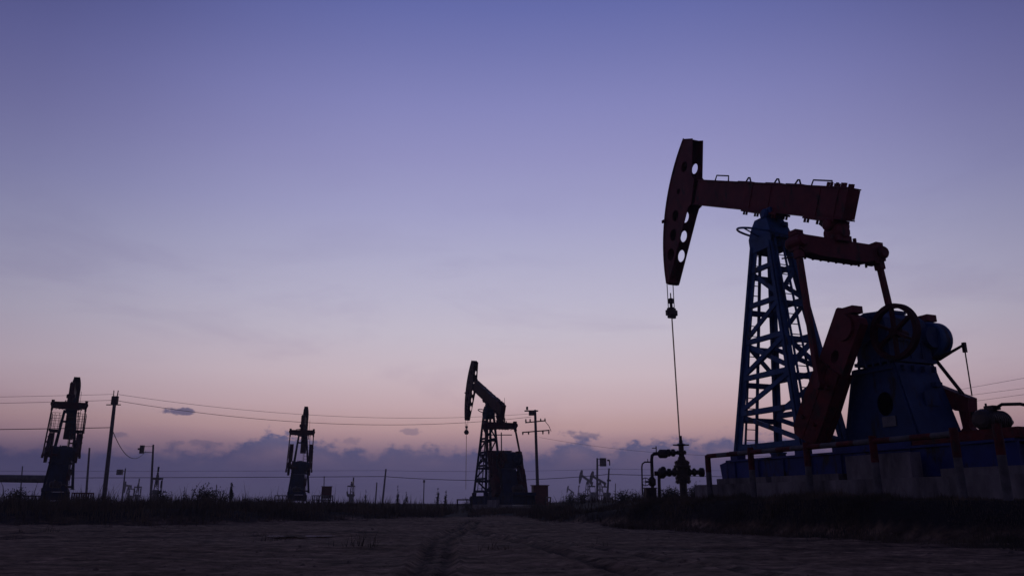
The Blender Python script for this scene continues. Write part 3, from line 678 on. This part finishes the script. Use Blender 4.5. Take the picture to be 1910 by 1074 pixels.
def arms_wbox(t, top):
    q = MB().bar(top + Vector((-1.1, 0, -.9)), top + Vector((0, .1, -.9)), .07)
    q.bar(top + Vector((-1.1, 0, -.2)), top + Vector((0, .1, -.2)), .05); q.build('bracket', 'steel', t)
    MB().box(top + Vector((-1.3, 0, -.55)), (.5, .4, .95), bev=.1).box(top + Vector((-1.6, 0, -.5)), (.3, .3, .2)).build('junction_box', 'steel', t)
def arms_lamp(t, top):
    q = MB().bar(top + Vector((0, 0, -.15)), top + Vector((.6, 0, -.15)), .1); q.bar(top + Vector((0, 0, -1.3)), top + Vector((.6, 0, -1.3)), .08); q.build('bracket', 'steel', t)
    MB().box(top + Vector((1.05, 0, -.75)), (1.2, .9, 1.5), bev=.15).box(top + Vector((2.1, 0, -.4)), (.5, .3, .3)).box(top + Vector((2.3, 0, -.9)), (.2, .3, .9)).build('lamp_box', 'steel', t)
def arms_small(t, top):
    MB().box(top + Vector((-1.1, 0, -.8)), (1.2, .8, 1.1), bev=.15).build('lamp_head', 'steel', t)
    MB().bar(top + Vector((-1, 0, -.7)), top + Vector((0, 0, -.6)), .12).build('bracket', 'steel', t)
PG = 'poles standing across the oil field'
_, A = pole(215, 740, 193, 60, .17, 'tall grey utility pole leaning right beside the leftmost pumpjack', group=PG, arms=arms_simple)
_, C = pole(998, 764, 1004, 74, .17, 'utility pole with two crossarms and insulators behind the red cabinet', group=PG, arms=arms_center)
pole(935, 806, 937, 95, .10, 'shorter crossarm pole seen behind the side-on pumpjack\'s tail', group=PG, arms=lambda t, top: [MB().bar(top + Vector((-1.3, 0, -h)), top + Vector((1.3, 0, -h)), .1).build('crossarm', 'steel', t) for h in (.3, 2.2)])
_, D = pole(286, 829, 281, 95, .15, 'pole holding a wired junction box out to its left', group=PG, arms=arms_wbox)
_, E1 = pole(1114, 854, 1114, 150, .24, 'post with a big boxy lamp bracketed near its top', name='lamp_post', cat='lamp post', arms=arms_lamp)
pole(234, 873, 227, 170, .18, 'thin pole with a round lamp head near the tall leaning pole', name='lamp_post', cat='lamp post', arms=arms_small)
pole(167, 835, 160, 100, .15, 'plain pole between the leftmost pumpjack and the tall leaning pole', group=PG)
pole(42, 869, 37, 150, .14, 'thin plain pole standing behind the elevated pipe', group=PG)
_, L1 = pole(720, 874, 713, 150, .2, 'plain pole leaning right, tallest between the two middle pumps', group=PG)
pole(703, 899, 700, 200, .2, 'short thin pole just left of the right-leaning plain pole', group=PG)
pole(791, 897, 790, 190, .15, 'lone thin pole with a small knob at its tip, left of the side-on pumpjack', group=PG, arms=lambda t, top: MB().box(top, (.5, .4, .6), bev=.1).build('knob', 'steel', t))
_, L2 = pole(1136, 873, 1132, 150, .22, 'plain pole just right of the box lamp post', group=PG, arms=lambda t, top: MB().box(top + Vector((-.1, 0, -2.2)), (.7, .3, .3)).build('clamp', 'steel', t))
pole(404, 903, 403, 190, .13, 'faint thin pole rising behind the shrubs', group=PG)
pole(1148, 901, 1147, 220, .15, 'hair-thin pole far off between the box lamp post and the meter box', group=PG)
pole(1199, 902, 1198, 240, .15, 'hair-thin far pole nearest the left side of the meter box', group=PG)
pole(1079, 905, 1079, 260, .15, 'hair-thin far pole left of the side-on far pumpjack', group=PG)
_, PR = pole(1690, 742, 1690, 55, .15, 'pole hidden behind the nearest pumpjack\'s gearbox stand', group=PG)

# ------------------------------------------------------------------ wires
def wire(a, b, sag, r, label, group):
    a = Vector(a); b = Vector(b); n = 28
    pts = [a.lerp(b, i / n) - Vector((0, 0, sag * 4 * (i / n) * (1 - i / n))) for i in range(n + 1)]
    o = MB().tube(pts, r, 5).build('overhead_wire', 'black'); tag(o, label, 'wire', group); return o
WG = 'overhead wires'
wire(at(219, 735, 60), at(992, 771, 74), 1.0, .013, 'upper thin wire sagging from the tall leaning pole to the crossarm pole', WG)
wire(at(213, 746, 60), at(991, 777, 74), 1.25, .018, 'lower thin wire sagging from the tall leaning pole to the crossarm pole', WG)
wire(at(-900, 742, 62), at(213, 735, 60), .25, .012, 'topmost wire running off the picture from the tall leaning pole', WG)
wire(at(-900, 757, 62), at(212, 746, 60), .25, .014, 'second wire running off the picture from the tall leaning pole', WG)
wire(at(-900, 804, 62), at(208, 797, 60), .15, .028, 'thick service wire passing behind the leftmost pump\'s platform', WG)
wire(at(208, 797, 60), at(272, 841, 95), 1.5, .030, 'drooping wire from the tall leaning pole to the junction box', WG)
wire(at(-1300, 884, 150), at(718, 888, 150), .45, .055, 'long low dark wire crossing the field left of the right-leaning plain pole', WG)
wire(at(718, 888, 150), at(1135, 884, 150), .9, .055, 'long low dark wire across the centre between the two plain poles', WG)
wire(at(1135, 884, 150), at(3200, 884, 150), 1.2, .055, 'low dark wire running right behind the wellhead', WG)
wire(at(-1300, 868, 170), at(719, 877, 150), .5, .022, 'faint wire above the low dark one, left half', WG)
wire(at(719, 877, 150), at(1135, 874, 150), .3, .022, 'faint wire above the low dark one, centre', WG)
wire(at(1135, 874, 150), at(3200, 872, 150), .9, .022, 'faint wire above the low dark one, behind the wellhead', WG)
wire(at(1006, 815, 74), at(1700, 838, 55), 1.0, .010, 'faint thin wire low in the clouds right of the crossarm pole', WG)
for k, (y0, y1, w_) in enumerate(((744, 699, 'highest'), (752, 722, 'middle'), (765, 733, 'lowest'))):
    q0, q1 = at(1690, y0, 55), at(1990, y1 - 12, 40)
    wire(q0, q0 + (q1 - q0) * 4, .12, .009, w_ + ' of the three faint wires rising at the far right edge', WG)

# ------------------------------------------------------------------ small site equipment
def cabinet(px, Y, label, w, z0, z1, rz=.2, mast=None):
    x, y = place(px, Y); z = ground_at(x, y)
    t = thing('control_cabinet', label, 'control cabinet', (x, y, z), rz, 'red pump control cabinets')
    MB().box((0, 0, (z0 + z1) / 2), (w, w * .7, z1 - z0), bev=.03).build('housing', 'cabinet', t)
    MB().box((0, 0, z1 + .03), (w * 1.12, w * .85, .06)).build('lid', 'cabinet', t)
    MB().box((0, -w * .36, (z0 + z1) / 2), (w * .8, .03, (z1 - z0) * .8)).build('door', 'cabinet', t)
    for sx in (-1, 1):
        for sy in (-1, 1): MB().box((sx * w * .42, sy * w * .28, z0 / 2), (.07, .07, z0)).build('leg', 'steel', t)
    if mast: MB().tube([(-w * .3, 0, z1), (-w * .34, 0, z1 + mast)], .05, 6).build('mast', 'steel', t)
cabinet(1007, 62, 'red steel cabinet at the foot of the crossarm utility pole', 1.15, .3, 1.75)
cabinet(608, 86, 'red cabinet with a thin mast at the foot of the end-on pump with raised weights', 1.05, .7, 1.9, mast=1.1)
def railing(px0, px1, Y, h, label, n, m='red2'):
    x0, y0 = place(px0, Y); x1, y1 = place(px1, Y + 1.0); z = ground_at((x0 + x1) / 2, (y0 + y1) / 2)
    t = thing('railing', label, 'railing', (x0, y0, z), atan2(y1 - y0, x1 - x0), 'low railings around pumps'); Ln = math.hypot(x1 - x0, y1 - y0)
    for k in range(n + 1): MB().bar((Ln * k / n, 0, -.1), (Ln * k / n, 0, h), .08).build('post', m, t)
    for zz in (h * .55, h): MB().bar((-.04, 0, zz), (Ln + .04, 0, zz + .001), .07, .09).build('rail', m, t)
railing(132, 172, 60, .95, 'red slotted railing right of the leftmost pumpjack', 9)
railing(10, 78, 60, .75, 'low dark railing under the elevated pipe, left of the leftmost pumpjack', 10, 'steel')
railing(512, 540, 84, .95, 'short railing left of the end-on pump with raised weights', 4, 'steel')
railing(582, 620, 84, .95, 'slatted railing between the end-on pump and its red cabinet', 9, 'white')
railing(853, 880, 58, .75, 'U-shaped rail at the well end of the side-on pumpjack', 1, 'steel')
railing(1018, 1027, 59, .75, 'short double post rail right of the red cabinet under the crossarm pole', 1, 'steel')
a = at(-60, 891, 76); b = at(90, 893, 72)
t = thing('elevated_pipe', 'thick grey pipe carried above the ground behind the leftmost pumpjack', 'pipe', (a.x, a.y, 0), 0)
ln = b - Vector((a.x, a.y, 0)); ls = a - Vector((a.x, a.y, 0))
MB().tube([ls, ln], .34, 16).build('pipe', 'wood', t)
for k in (.05, .36, .97):
    p = ls.lerp(ln, k); MB().bar((p.x, p.y, 0), (p.x, p.y, p.z - .34), .16).build('support', 'steel', t)

# ------------------------------------------------------------------ vegetation
def blades(n, xs, ys, hmin, hmax, w, lean=.35, tint=None):
    """n curved grass blades, 2 quads-as-tris each"""
    z = ground_z(xs, ys) - .03
    h = rng.uniform(hmin, hmax, n) * (.30 + .75 * (vn(xs * .6, ys * .6) + .5) + 1.3 * np.clip(vn(xs * 2.3 + 7, ys * 2.3) + .5, 0, 1) ** 3); a = rng.uniform(0, 2 * pi, n); la = rng.uniform(0, 2 * pi, n); l = rng.uniform(.05, lean, n) * h
    ww = w * rng.uniform(.6, 1.4, n)
    dx, dy = np.cos(a) * ww / 2, np.sin(a) * ww / 2; lx, ly = np.cos(la) * l, np.sin(la) * l
    V = np.empty((n, 5, 3))
    V[:, 0] = np.stack([xs - dx, ys - dy, z], 1); V[:, 1] = np.stack([xs + dx, ys + dy, z], 1)
    V[:, 2] = np.stack([xs - dx * .7 + lx * .35, ys - dy * .7 + ly * .35, z + h * .55], 1); V[:, 3] = np.stack([xs + dx * .7 + lx * .35, ys + dy * .7 + ly * .35, z + h * .55], 1)
    V[:, 4] = np.stack([xs + lx, ys + ly, z + h], 1)
    o = np.arange(n)[:, None] * 5
    Fc = np.concatenate([o + [[0, 1, 3]], o + [[0, 3, 2]], o + [[2, 3, 4]]], 0)
    return V.reshape(-1, 3), Fc
def scatter(n, x0, x1, y0, y1, thresh=.25, power=1.0, clump=0.0, hmin=.12, hmax=.4, w=.02, lean=.35):
    xs = rng.uniform(x0, x1, n * 3); ys = y0 + (y1 - y0) * rng.random(n * 3) ** power
    m, _ = bank(xs, ys); ok = (m > thresh) | (ground_z(xs, ys) > .2)
    dens = vn(xs * .45 + 5, ys * .45) + .5 + .5 * vn(xs * 2, ys * 2); ok &= dens * (.35 + .65 * np.clip(m * 1.6, 0, 1)) > clump * rng.random(n * 3)
    for _ in (0,):
        rx = (xs - T0.x) * bx.x + (ys - T0.y) * bx.y; ry = (xs - T0.x) * ex.x + (ys - T0.y) * ex.y
        ok &= ~((rx > -2.2) & (rx < 7.6) & (np.abs(ry) < 1.55))
    xs, ys = xs[ok][:n], ys[ok][:n]
    return blades(len(xs), xs, ys, hmin, hmax, w, lean)
parts = [scatter(90000, 1.0, 16, 10.5, 30, .04, 1.2, .8, .05, .19, .012),
         scatter(16000, -2, 2.6, 20, 60, .1, 1, .8, .10, .3, .03),
         scatter(70000, -36, -3, 21, 46, .03, 1.5, .6, .12, .42, .022),
         scatter(16000, -60, 45, 40, 110, .4, 1.3, 1.0, .12, .42, .05),
         scatter(2200, -30, -4, 24, 60, .5, 1, 1.4, .40, .8, .03, .5),
         scatter(500, 1.5, 15, 24, 50, .5, 1, 1.3, .35, .7, .03, .5)]
parts.append(scatter(900, 1.5, 13, 12.5, 22, .25, 1, 1.3, .16, .36, .008, .5)); parts.append(scatter(1500, -30, -3, 22, 32, .2, 1, 1.2, .3, .6, .014, .5))
ns = 26000; u_ = rng.uniform(-2.6, 9.5, ns); v_ = -rng.uniform(1.6, 4.4, ns)
parts.append(blades(ns, T0.x + bx.x * u_ + ex.x * v_, T0.y + bx.y * u_ + ex.y * v_, .05, .17, .012))
cx_ = rng.uniform(-15, 9, 260); cy_ = 7 + 26 * rng.random(260) ** .8; mm_, _ = bank(cx_, cy_ + 3.5); kk = (mm_ > .02) | (rng.random(260) < .05); cx_, cy_ = cx_[kk], cy_[kk]
tx = np.repeat(cx_, 34) + rng.normal(0, .16, len(cx_) * 34); ty = np.repeat(cy_, 34) + rng.normal(0, .16, len(cx_) * 34)
parts.append(blades(len(tx), tx, ty, .04, .16, .010, .8))
off = 0; Vs = []; Fs = []
for v, f in parts: Vs.append(v); Fs.append(f + off); off += len(v)
tag(np_mesh('grass', np.concatenate(Vs), np.concatenate(Fs), 'grass'), 'dark dry weeds and grass along the banks in front of the pumps', 'grass', kind='stuff')

def clods():
    n = 4200; r_ = rng.random(n) ** 1.4; ys = 5 + 22 * r_; xs = rng.uniform(-.75, .8, n) * (ys + 1); m, _ = bank(xs, ys); k = m < .5; xs, ys = xs[k], ys[k]; n = len(xs)
    s = rng.uniform(.005, .014, n) * (1 + 2.2 * rng.random(n) ** 7) * (.7 + ys * .035)
    base = np.array([(1, 0, 0), (.5, .87, .1), (-.5, .8, 0), (-1, .1, 0), (-.4, -.9, .1), (.6, -.8, 0), (.35, .2, .75), (-.3, -.15, .65)])
    fc = [(0, 1, 6), (1, 2, 6), (2, 7, 6), (2, 3, 7), (3, 4, 7), (4, 6, 7), (4, 5, 6), (5, 0, 6)]
    a = rng.uniform(0, 2 * pi, n); V = np.empty((n, 8, 3)); z = ground_z(xs, ys)
    jit = 1 + rng.uniform(-.3, .3, (n, 8, 1)); Bv = base[None] * jit
    V[:, :, 0] = xs[:, None] + s[:, None] * (Bv[:, :, 0] * np.cos(a)[:, None] - Bv[:, :, 1] * np.sin(a)[:, None])
    V[:, :, 1] = ys[:, None] + s[:, None] * (Bv[:, :, 0] * np.sin(a)[:, None] + Bv[:, :, 1] * np.cos(a)[:, None])
    V[:, :, 2] = z[:, None] - .004 + s[:, None] * Bv[:, :, 2] * .9
    Fc = (np.arange(n)[:, None, None] * 8 + np.array(fc)[None]).reshape(-1, 3)
    tag(np_mesh('soil_clods', V.reshape(-1, 3), Fc, 'clod'), 'small clods of soil scattered over the bare dirt', 'soil', kind='stuff')
clods()

def shrub(px, py_top, Y, wid, label, kind='shrub', seed=1, n=900, leaf=.05):
    rg = random.Random(seed); x, y = place(px, Y); z = ground_at(x, y); top = at(px, py_top, Y).z - z
    t = thing(kind, label, 'shrub' if kind == 'shrub' else 'weed', (x, y, z), 0, 'shrubs and tall weeds on the bank')
    st = MB(); V = []; Fc = []
    tips = []
    nb = 9 if kind == 'shrub' else 3
    for k in range(nb):
        a = rg.uniform(0, 2 * pi); rr = wid * rg.uniform(.1, 1); hh = top * rg.uniform(.6, 1) * (1 - .25 * rr / wid)
        p = [Vector((0, 0, -.05)), Vector((cos(a) * rr * .35, sin(a) * rr * .35, hh * .45)), Vector((cos(a) * rr * .9, sin(a) * rr * .9, hh))]
        if kind != 'shrub': p = [Vector((cos(a) * .05, sin(a) * .05, -.05)), Vector((rg.uniform(-.05, .05), 0, hh * .5)), Vector((rg.uniform(-.1, .1), 0, hh))]
        if k == 0: p[2] = Vector((rg.uniform(-.1, .1) * wid, 0, top))
        st.tube(p, [.022, .014, .005], 5); tips.append(p)
    st.build('stem', 'bark', t)
    for i in range(n):
        p = rg.choice(tips); u = rg.random() ** .7; q = p[0].lerp(p[1], u * 2) if u < .5 else p[1].lerp(p[2], u * 2 - 1)
        sp = wid * (.34 if kind == 'shrub' else .5 * (1.15 - u)); c = q + Vector((rg.gauss(0, sp), rg.gauss(0, sp), rg.gauss(0, sp * .5)))
        if c.z < 0: continue
        d = Vector((rg.gauss(0, 1), rg.gauss(0, 1), rg.gauss(.3, 1))).normalized() * leaf * rg.uniform(.6, 1.5); s_ = d.orthogonal().normalized() * leaf * .35
        o = len(V); V += [c - d, c + s_, c + d, c - s_]; Fc.append((o, o + 1, o + 2, o + 3))
    np_mesh('foliage', [tuple(v) for v in V], Fc, 'fol', t)
for i, (px, py, Y, w, k, lab, n, lf) in enumerate((
    (384, 903, 42, .65, 'shrub', 'ragged shrub with an arching top left of the narrow upright weed', 900, .07),
    (412, 912, 46, .45, 'shrub', 'small arching shrub between the ragged shrub and the upright weed', 260, .06),
    (429, 900, 45, .26, 'tall_weed', 'narrow upright weed shaped like a small fir, on the left bank', 320, .07),
    (300, 912, 40, .4, 'shrub', 'low shrub under the far end-on pumpjack beside the wired pole', 420, .06),
    (342, 906, 44, .14, 'tall_weed', 'thin wispy weed stalk left of the ragged shrub', 60, .05),
    (741, 905, 70, .22, 'tall_weed', 'upright weed right of the right-leaning plain pole', 150, .09),
    (757, 915, 72, .3, 'tall_weed', 'short forked weed beside a taller one in the middle field', 90, .09),
    (816, 910, 70, .25, 'tall_weed', 'pointed weed right of the lone pole with a knob', 160, .09),
    (831, 914, 70, .25, 'tall_weed', 'pointed weed nearest the side-on pumpjack\'s left rail', 160, .09),
    (681, 912, 70, .16, 'tall_weed', 'thin weed stalk between the far end-on pump and the plain poles', 60, .08),
    (1062, 920, 50, .5, 'shrub', 'low shrub on the bank under the faintest far pumpjack', 420, .06),
    (1085, 917, 45, .4, 'shrub', 'low shrub on the bank left of the box lamp post', 360, .06),
    (1165, 915, 42, .6, 'shrub', 'low wide shrub between the box lamp post and the meter box', 650, .06),
    (1185, 918, 38, .4, 'shrub', 'small shrub just left of the meter box', 400, .05),
    (1300, 903, 34, .5, 'shrub', 'rounded shrub between the wellhead and the red barrier', 1300, .06),
    (1252, 912, 34, .5, 'shrub', 'low shrub behind the wellhead pipes', 1000, .06),
    (925 + 75, 928, 50, .4, 'shrub', 'tiny shrub below the red cabinet at the crossarm pole', 300, .05),
    (876 - 6, 928, 52, .4, 'shrub', 'tiny shrub at the side-on pump\'s left rail', 300, .05),
    (30, 912, 40, .7, 'shrub', 'low broad shrub at the far left under the elevated pipe', 800, .06),
    (480, 926, 60, .7, 'shrub', 'low distant shrub left of the end-on pump with raised weights', 500, .07))):
    shrub(px, py, Y, w, lab, k, 11 + i, n, lf)

# ------------------------------------------------------------------ sky (world)
w = bpy.data.worlds.new('World'); sc.world = w; w.use_nodes = True
nt = w.node_tree; N = nt.nodes; L = nt.links; N.clear()
out = N.new('ShaderNodeOutputWorld'); bg = N.new('ShaderNodeBackground'); L.new(bg.outputs[0], out.inputs[0])
def node(t, **k):
    n = N.new(t)
    for a, v in k.items(): setattr(n, a, v)
    return n
def math_(op, a, b=None, c=None, clamp=False):
    n = node('ShaderNodeMath', operation=op, use_clamp=clamp)
    for i, v in enumerate((a, b, c)):
        if v is None: continue
        if hasattr(v, 'is_linked') or hasattr(v, 'links'): L.new(v, n.inputs[i])
        else: n.inputs[i].default_value = v
    return n.outputs[0]
tcn = node('ShaderNodeTexCoord'); sep = node('ShaderNodeSeparateXYZ'); L.new(tcn.outputs['Generated'], sep.inputs[0])
X_, Y_, Z_ = sep.outputs
def elev(y):
    a = (537 - y) / F; return sin(TH + math.atan(a))
def ramp(fac, stops, mode='LINEAR'):
    r = node('ShaderNodeValToRGB'); cr = r.color_ramp; cr.interpolation = mode
    while len(cr.elements) < len(stops): cr.elements.new(.5)
    for e_, (p, c) in zip(cr.elements, sorted(stops, key=lambda s: s[0])):
        e_.position = min(max(p, 0), 1); e_.color = (*c, 1)
    L.new(fac, r.inputs[0]); return r.outputs[0]
SKY = [(938, (146, 112, 130)), (860, (160, 128, 141)), (815, (178, 144, 150)), (793, (189, 156, 158)), (760, (198, 170, 176)), (703, (204, 185, 194)), (626, (198, 189, 204)), (563, (189, 184, 206)), (480, (176, 174, 204)),
       (403, (163, 162, 201)), (300, (148, 147, 194)), (203, (134, 135, 188)), (100, (116, 120, 177)), (13, (101, 108, 169))]
stops = [(elev(y), lin(c)) for y, c in SKY] + [(.7, lin((78, 84, 140))), (1., lin((62, 68, 120)))]
base = ramp(Z_, stops, 'LINEAR')
az = math_('ARCTAN2', X_, Y_)
# clouds: top line by azimuth with fractal edge
def azp(x): return math.atan((x - 955) / F)
CL = [(-400, 838), (0, 842), (200, 846), (330, 838), (425, 838), (450, 824), (520, 806), (560, 814), (605, 818), (650, 830), (690, 840), (735, 826), (800, 826), (870, 830), (935, 834), (1010, 842), (1050, 816), (1080, 809), (1135, 836), (1175, 818), (1240, 816), (1290, 820), (1335, 810), (1400, 816), (1560, 812), (1760, 818), (2300, 815)]
azn = math_('MULTIPLY_ADD', az, 1 / 2.4, .5)
top = ramp(azn, [(azp(x) / 2.4 + .5, (elev(y + 2),) * 3) for x, y in CL], 'EASE')
vs = node('ShaderNodeCombineXYZ'); L.new(az, vs.inputs[0]); L.new(math_('MULTIPLY', Z_, 1.6), vs.inputs[1])
nz = node('ShaderNodeTexNoise'); nz.inputs['Scale'].default_value = 44; nz.inputs['Detail'].default_value = 9; nz.inputs['Roughness'].default_value = .62; L.new(vs.outputs[0], nz.inputs['Vector'])
nz2 = node('ShaderNodeTexNoise'); nz2.inputs['Scale'].default_value = 9; nz2.inputs['Detail'].default_value = 4; L.new(vs.outputs[0], nz2.inputs['Vector'])
tsep = node('ShaderNodeSeparateColor'); L.new(top, tsep.inputs[0])
edge = math_('ADD', tsep.outputs[0], math_('MULTIPLY', math_('SUBTRACT', nz.outputs[0], .5), .052))
dd = math_('SUBTRACT', edge, Z_)
soft = math_('MULTIPLY_ADD', nz2.outputs[0], .055, -.014)
def smooth(x, a, b):
    n = node('ShaderNodeMapRange', interpolation_type='SMOOTHSTEP'); L.new(x, n.inputs[0])
    for i, v in ((1, a), (2, b)):
        if hasattr(v, 'links'): L.new(v, n.inputs[i])
        else: n.inputs[i].default_value = v
    n.inputs[3].default_value = 0; n.inputs[4].default_value = 1; return n.outputs[0]
m1 = math_('MULTIPLY', math_('MULTIPLY', smooth(dd, -.0015, soft), math_('SUBTRACT', 1.0, math_('MULTIPLY', smooth(dd, .010, .034), .62))), math_('MULTIPLY_ADD', smooth(nz.outputs[0], .36, .60), .22, .78))
cc = ramp(math_('MULTIPLY', Z_, 5.0), [(elev(938) * 5, lin((68, 65, 94))), (elev(905) * 5, lin((76, 73, 104))), (elev(870) * 5, lin((83, 81, 115))), (elev(840) * 5, lin((90, 89, 124))), (elev(800) * 5, lin((96, 97, 134)))])
mix1 = node('ShaderNodeMixRGB'); L.new(m1, mix1.inputs[0]); L.new(base, mix1.inputs[1]); L.new(cc, mix1.inputs[2])
# a wash of thin cloud that thickens toward the ground
m0 = math_('MULTIPLY', smooth(math_('MULTIPLY', Z_, -1), -elev(800), -elev(885)), .92)
mixw = node('ShaderNodeMixRGB'); L.new(m0, mixw.inputs[0]); L.new(mix1.outputs[0], mixw.inputs[1]); mixw.inputs[2].default_value = (*lin((80, 77, 112)), 1)
cur = mixw.outputs[0]
# small detached clouds
for x, y, rx, ry, s in ((330, 780, 34, 6.5, .9), (1078, 812, 40, 9, .6), (370, 834, 44, 7, .5), (765, 806, 26, 6, .45), (235, 824, 22, 5, .5), (650, 824, 26, 7, .4)):
    ux = math_('DIVIDE', math_('SUBTRACT', az, azp(x)), rx / F); uy = math_('DIVIDE', math_('SUBTRACT', Z_, elev(y)), ry / F)
    r2 = math_('ADD', math_('MULTIPLY', ux, ux), math_('MULTIPLY', uy, uy))
    v = math_('SUBTRACT', math_('ADD', 1.0, math_('MULTIPLY', math_('SUBTRACT', nz.outputs[0], .5), 7.0)), r2)
    mk = math_('MULTIPLY', smooth(v, 0.0, 1.1), s)
    mx = node('ShaderNodeMixRGB'); L.new(mk, mx.inputs[0]); L.new(cur, mx.inputs[1]); mx.inputs[2].default_value = (*lin((98, 92, 122)), 1); cur = mx.outputs[0]
# afterglow is strongest around one direction, the sky darkens away from it
GA = azp(1010)
hx = math_('SQRT', math_('ADD', math_('MULTIPLY', X_, X_), math_('ADD', math_('MULTIPLY', Y_, Y_), 1e-5)))
cd = math_('DIVIDE', math_('ADD', math_('MULTIPLY', X_, sin(GA)), math_('MULTIPLY', Y_, cos(GA))), hx)
fall = ramp(math_('MULTIPLY_ADD', cd, .5, .5), [(0, (.34,) * 3), (.5, (.46,) * 3), (.5 + .5 * cos(R(50)), (.56,) * 3), (.5 + .5 * cos(R(36)), (.70,) * 3), (.5 + .5 * cos(R(31)), (.77,) * 3), (.5 + .5 * cos(R(22)), (.90,) * 3), (.5 + .5 * cos(R(12)), (.98,) * 3), (1, (1, 1, 1))])
fsep = node('ShaderNodeSeparateColor'); L.new(fall, fsep.inputs[0])
ex_ = math_('MULTIPLY', math_('MAXIMUM', math_('MINIMUM', math_('SUBTRACT', Z_, .14), .4), 0.0), 2.9)
fall2 = math_('MULTIPLY', fsep.outputs[0], math_('POWER', math_('MAXIMUM', fsep.outputs[0], .66), ex_))
fc_ = node('ShaderNodeCombineColor')
for i in range(3): L.new(fall2 if i == 0 else math_('POWER', fall2, (1, .97, .74)[i]), fc_.inputs[i])
fall = fc_.outputs[0]
mm = node('ShaderNodeMixRGB', blend_type='MULTIPLY'); mm.inputs[0].default_value = 1; L.new(cur, mm.inputs[1]); L.new(fall, mm.inputs[2])
vw = node('ShaderNodeCombineXYZ'); L.new(az, vw.inputs[0]); L.new(math_('MULTIPLY', Z_, 4.0), vw.inputs[1])
nw = node('ShaderNodeTexNoise'); nw.inputs['Scale'].default_value = 3.2; nw.inputs['Detail'].default_value = 7; nw.inputs['Roughness'].default_value = .6; nw.inputs['Distortion'].default_value = .4; L.new(vw.outputs[0], nw.inputs['Vector'])
wf = math_('SUBTRACT', 1.0, math_('MULTIPLY', math_('MULTIPLY', smooth(nw.outputs[0], .48, .68), .10), math_('SUBTRACT', 1.0, smooth(Z_, .15, .5))))
wm = node('ShaderNodeMixRGB', blend_type='MULTIPLY'); wm.inputs[0].default_value = 1; wc_ = node('ShaderNodeCombineColor')
L.new(wf, wc_.inputs[0]); L.new(math_('POWER', wf, 1.15), wc_.inputs[1]); L.new(math_('POWER', wf, .75), wc_.inputs[2])
L.new(mm.outputs[0], wm.inputs[1]); L.new(wc_.outputs[0], wm.inputs[2]); mm = wm
gn = ramp(smooth(Z_, -.02, .0), [(0, (.01, .01, .014)), (1, (1, 1, 1))])
m3 = node('ShaderNodeMixRGB', blend_type='MULTIPLY'); m3.inputs[0].default_value = 1; L.new(mm.outputs[0], m3.inputs[1]); L.new(gn, m3.inputs[2])
L.new(m3.outputs[0], bg.inputs[0]); bg.inputs[1].default_value = 1.0

# the last of the sun, just under the horizon glow
sl = bpy.data.lights.new('sun', 'SUN'); sl.energy = .02; sl.angle = R(25); sl.color = (1, .8, .72)
so = bpy.data.objects.new('sun', sl); COL.objects.link(so); so.rotation_euler = (R(86), 0, -GA + pi)

# ------------------------------------------------------------------ haze
HAZE = .0007
if HAZE > 0:
    hz = MB().box((0, 400, 6.5), (2000, 1600, 17))
    o = hz.build('haze', 'steel'); tag(o, 'thin evening haze over the whole field', 'haze', kind='stuff')
    hm = bpy.data.materials.new('haze_air'); hm.use_nodes = True; hn = hm.node_tree; hn.nodes.clear()
    ho = hn.nodes.new('ShaderNodeOutputMaterial'); hv = hn.nodes.new('ShaderNodeVolumePrincipled'); hn.links.new(hv.outputs[0], ho.inputs['Volume'])
    hv.inputs['Color'].default_value = (.9, .9, .95, 1); hv.inputs['Density'].default_value = HAZE; hv.inputs['Anisotropy'].default_value = .3
    o.data.materials.clear(); o.data.materials.append(hm)

vs_ = sc.view_settings; vs_.view_transform = 'Standard'; vs_.look = 'None'; vs_.exposure = 0; vs_.gamma = 1; vs_.use_curve_mapping = False
sc.cycles.volume_bounces = 0; sc.cycles.max_bounces = 4
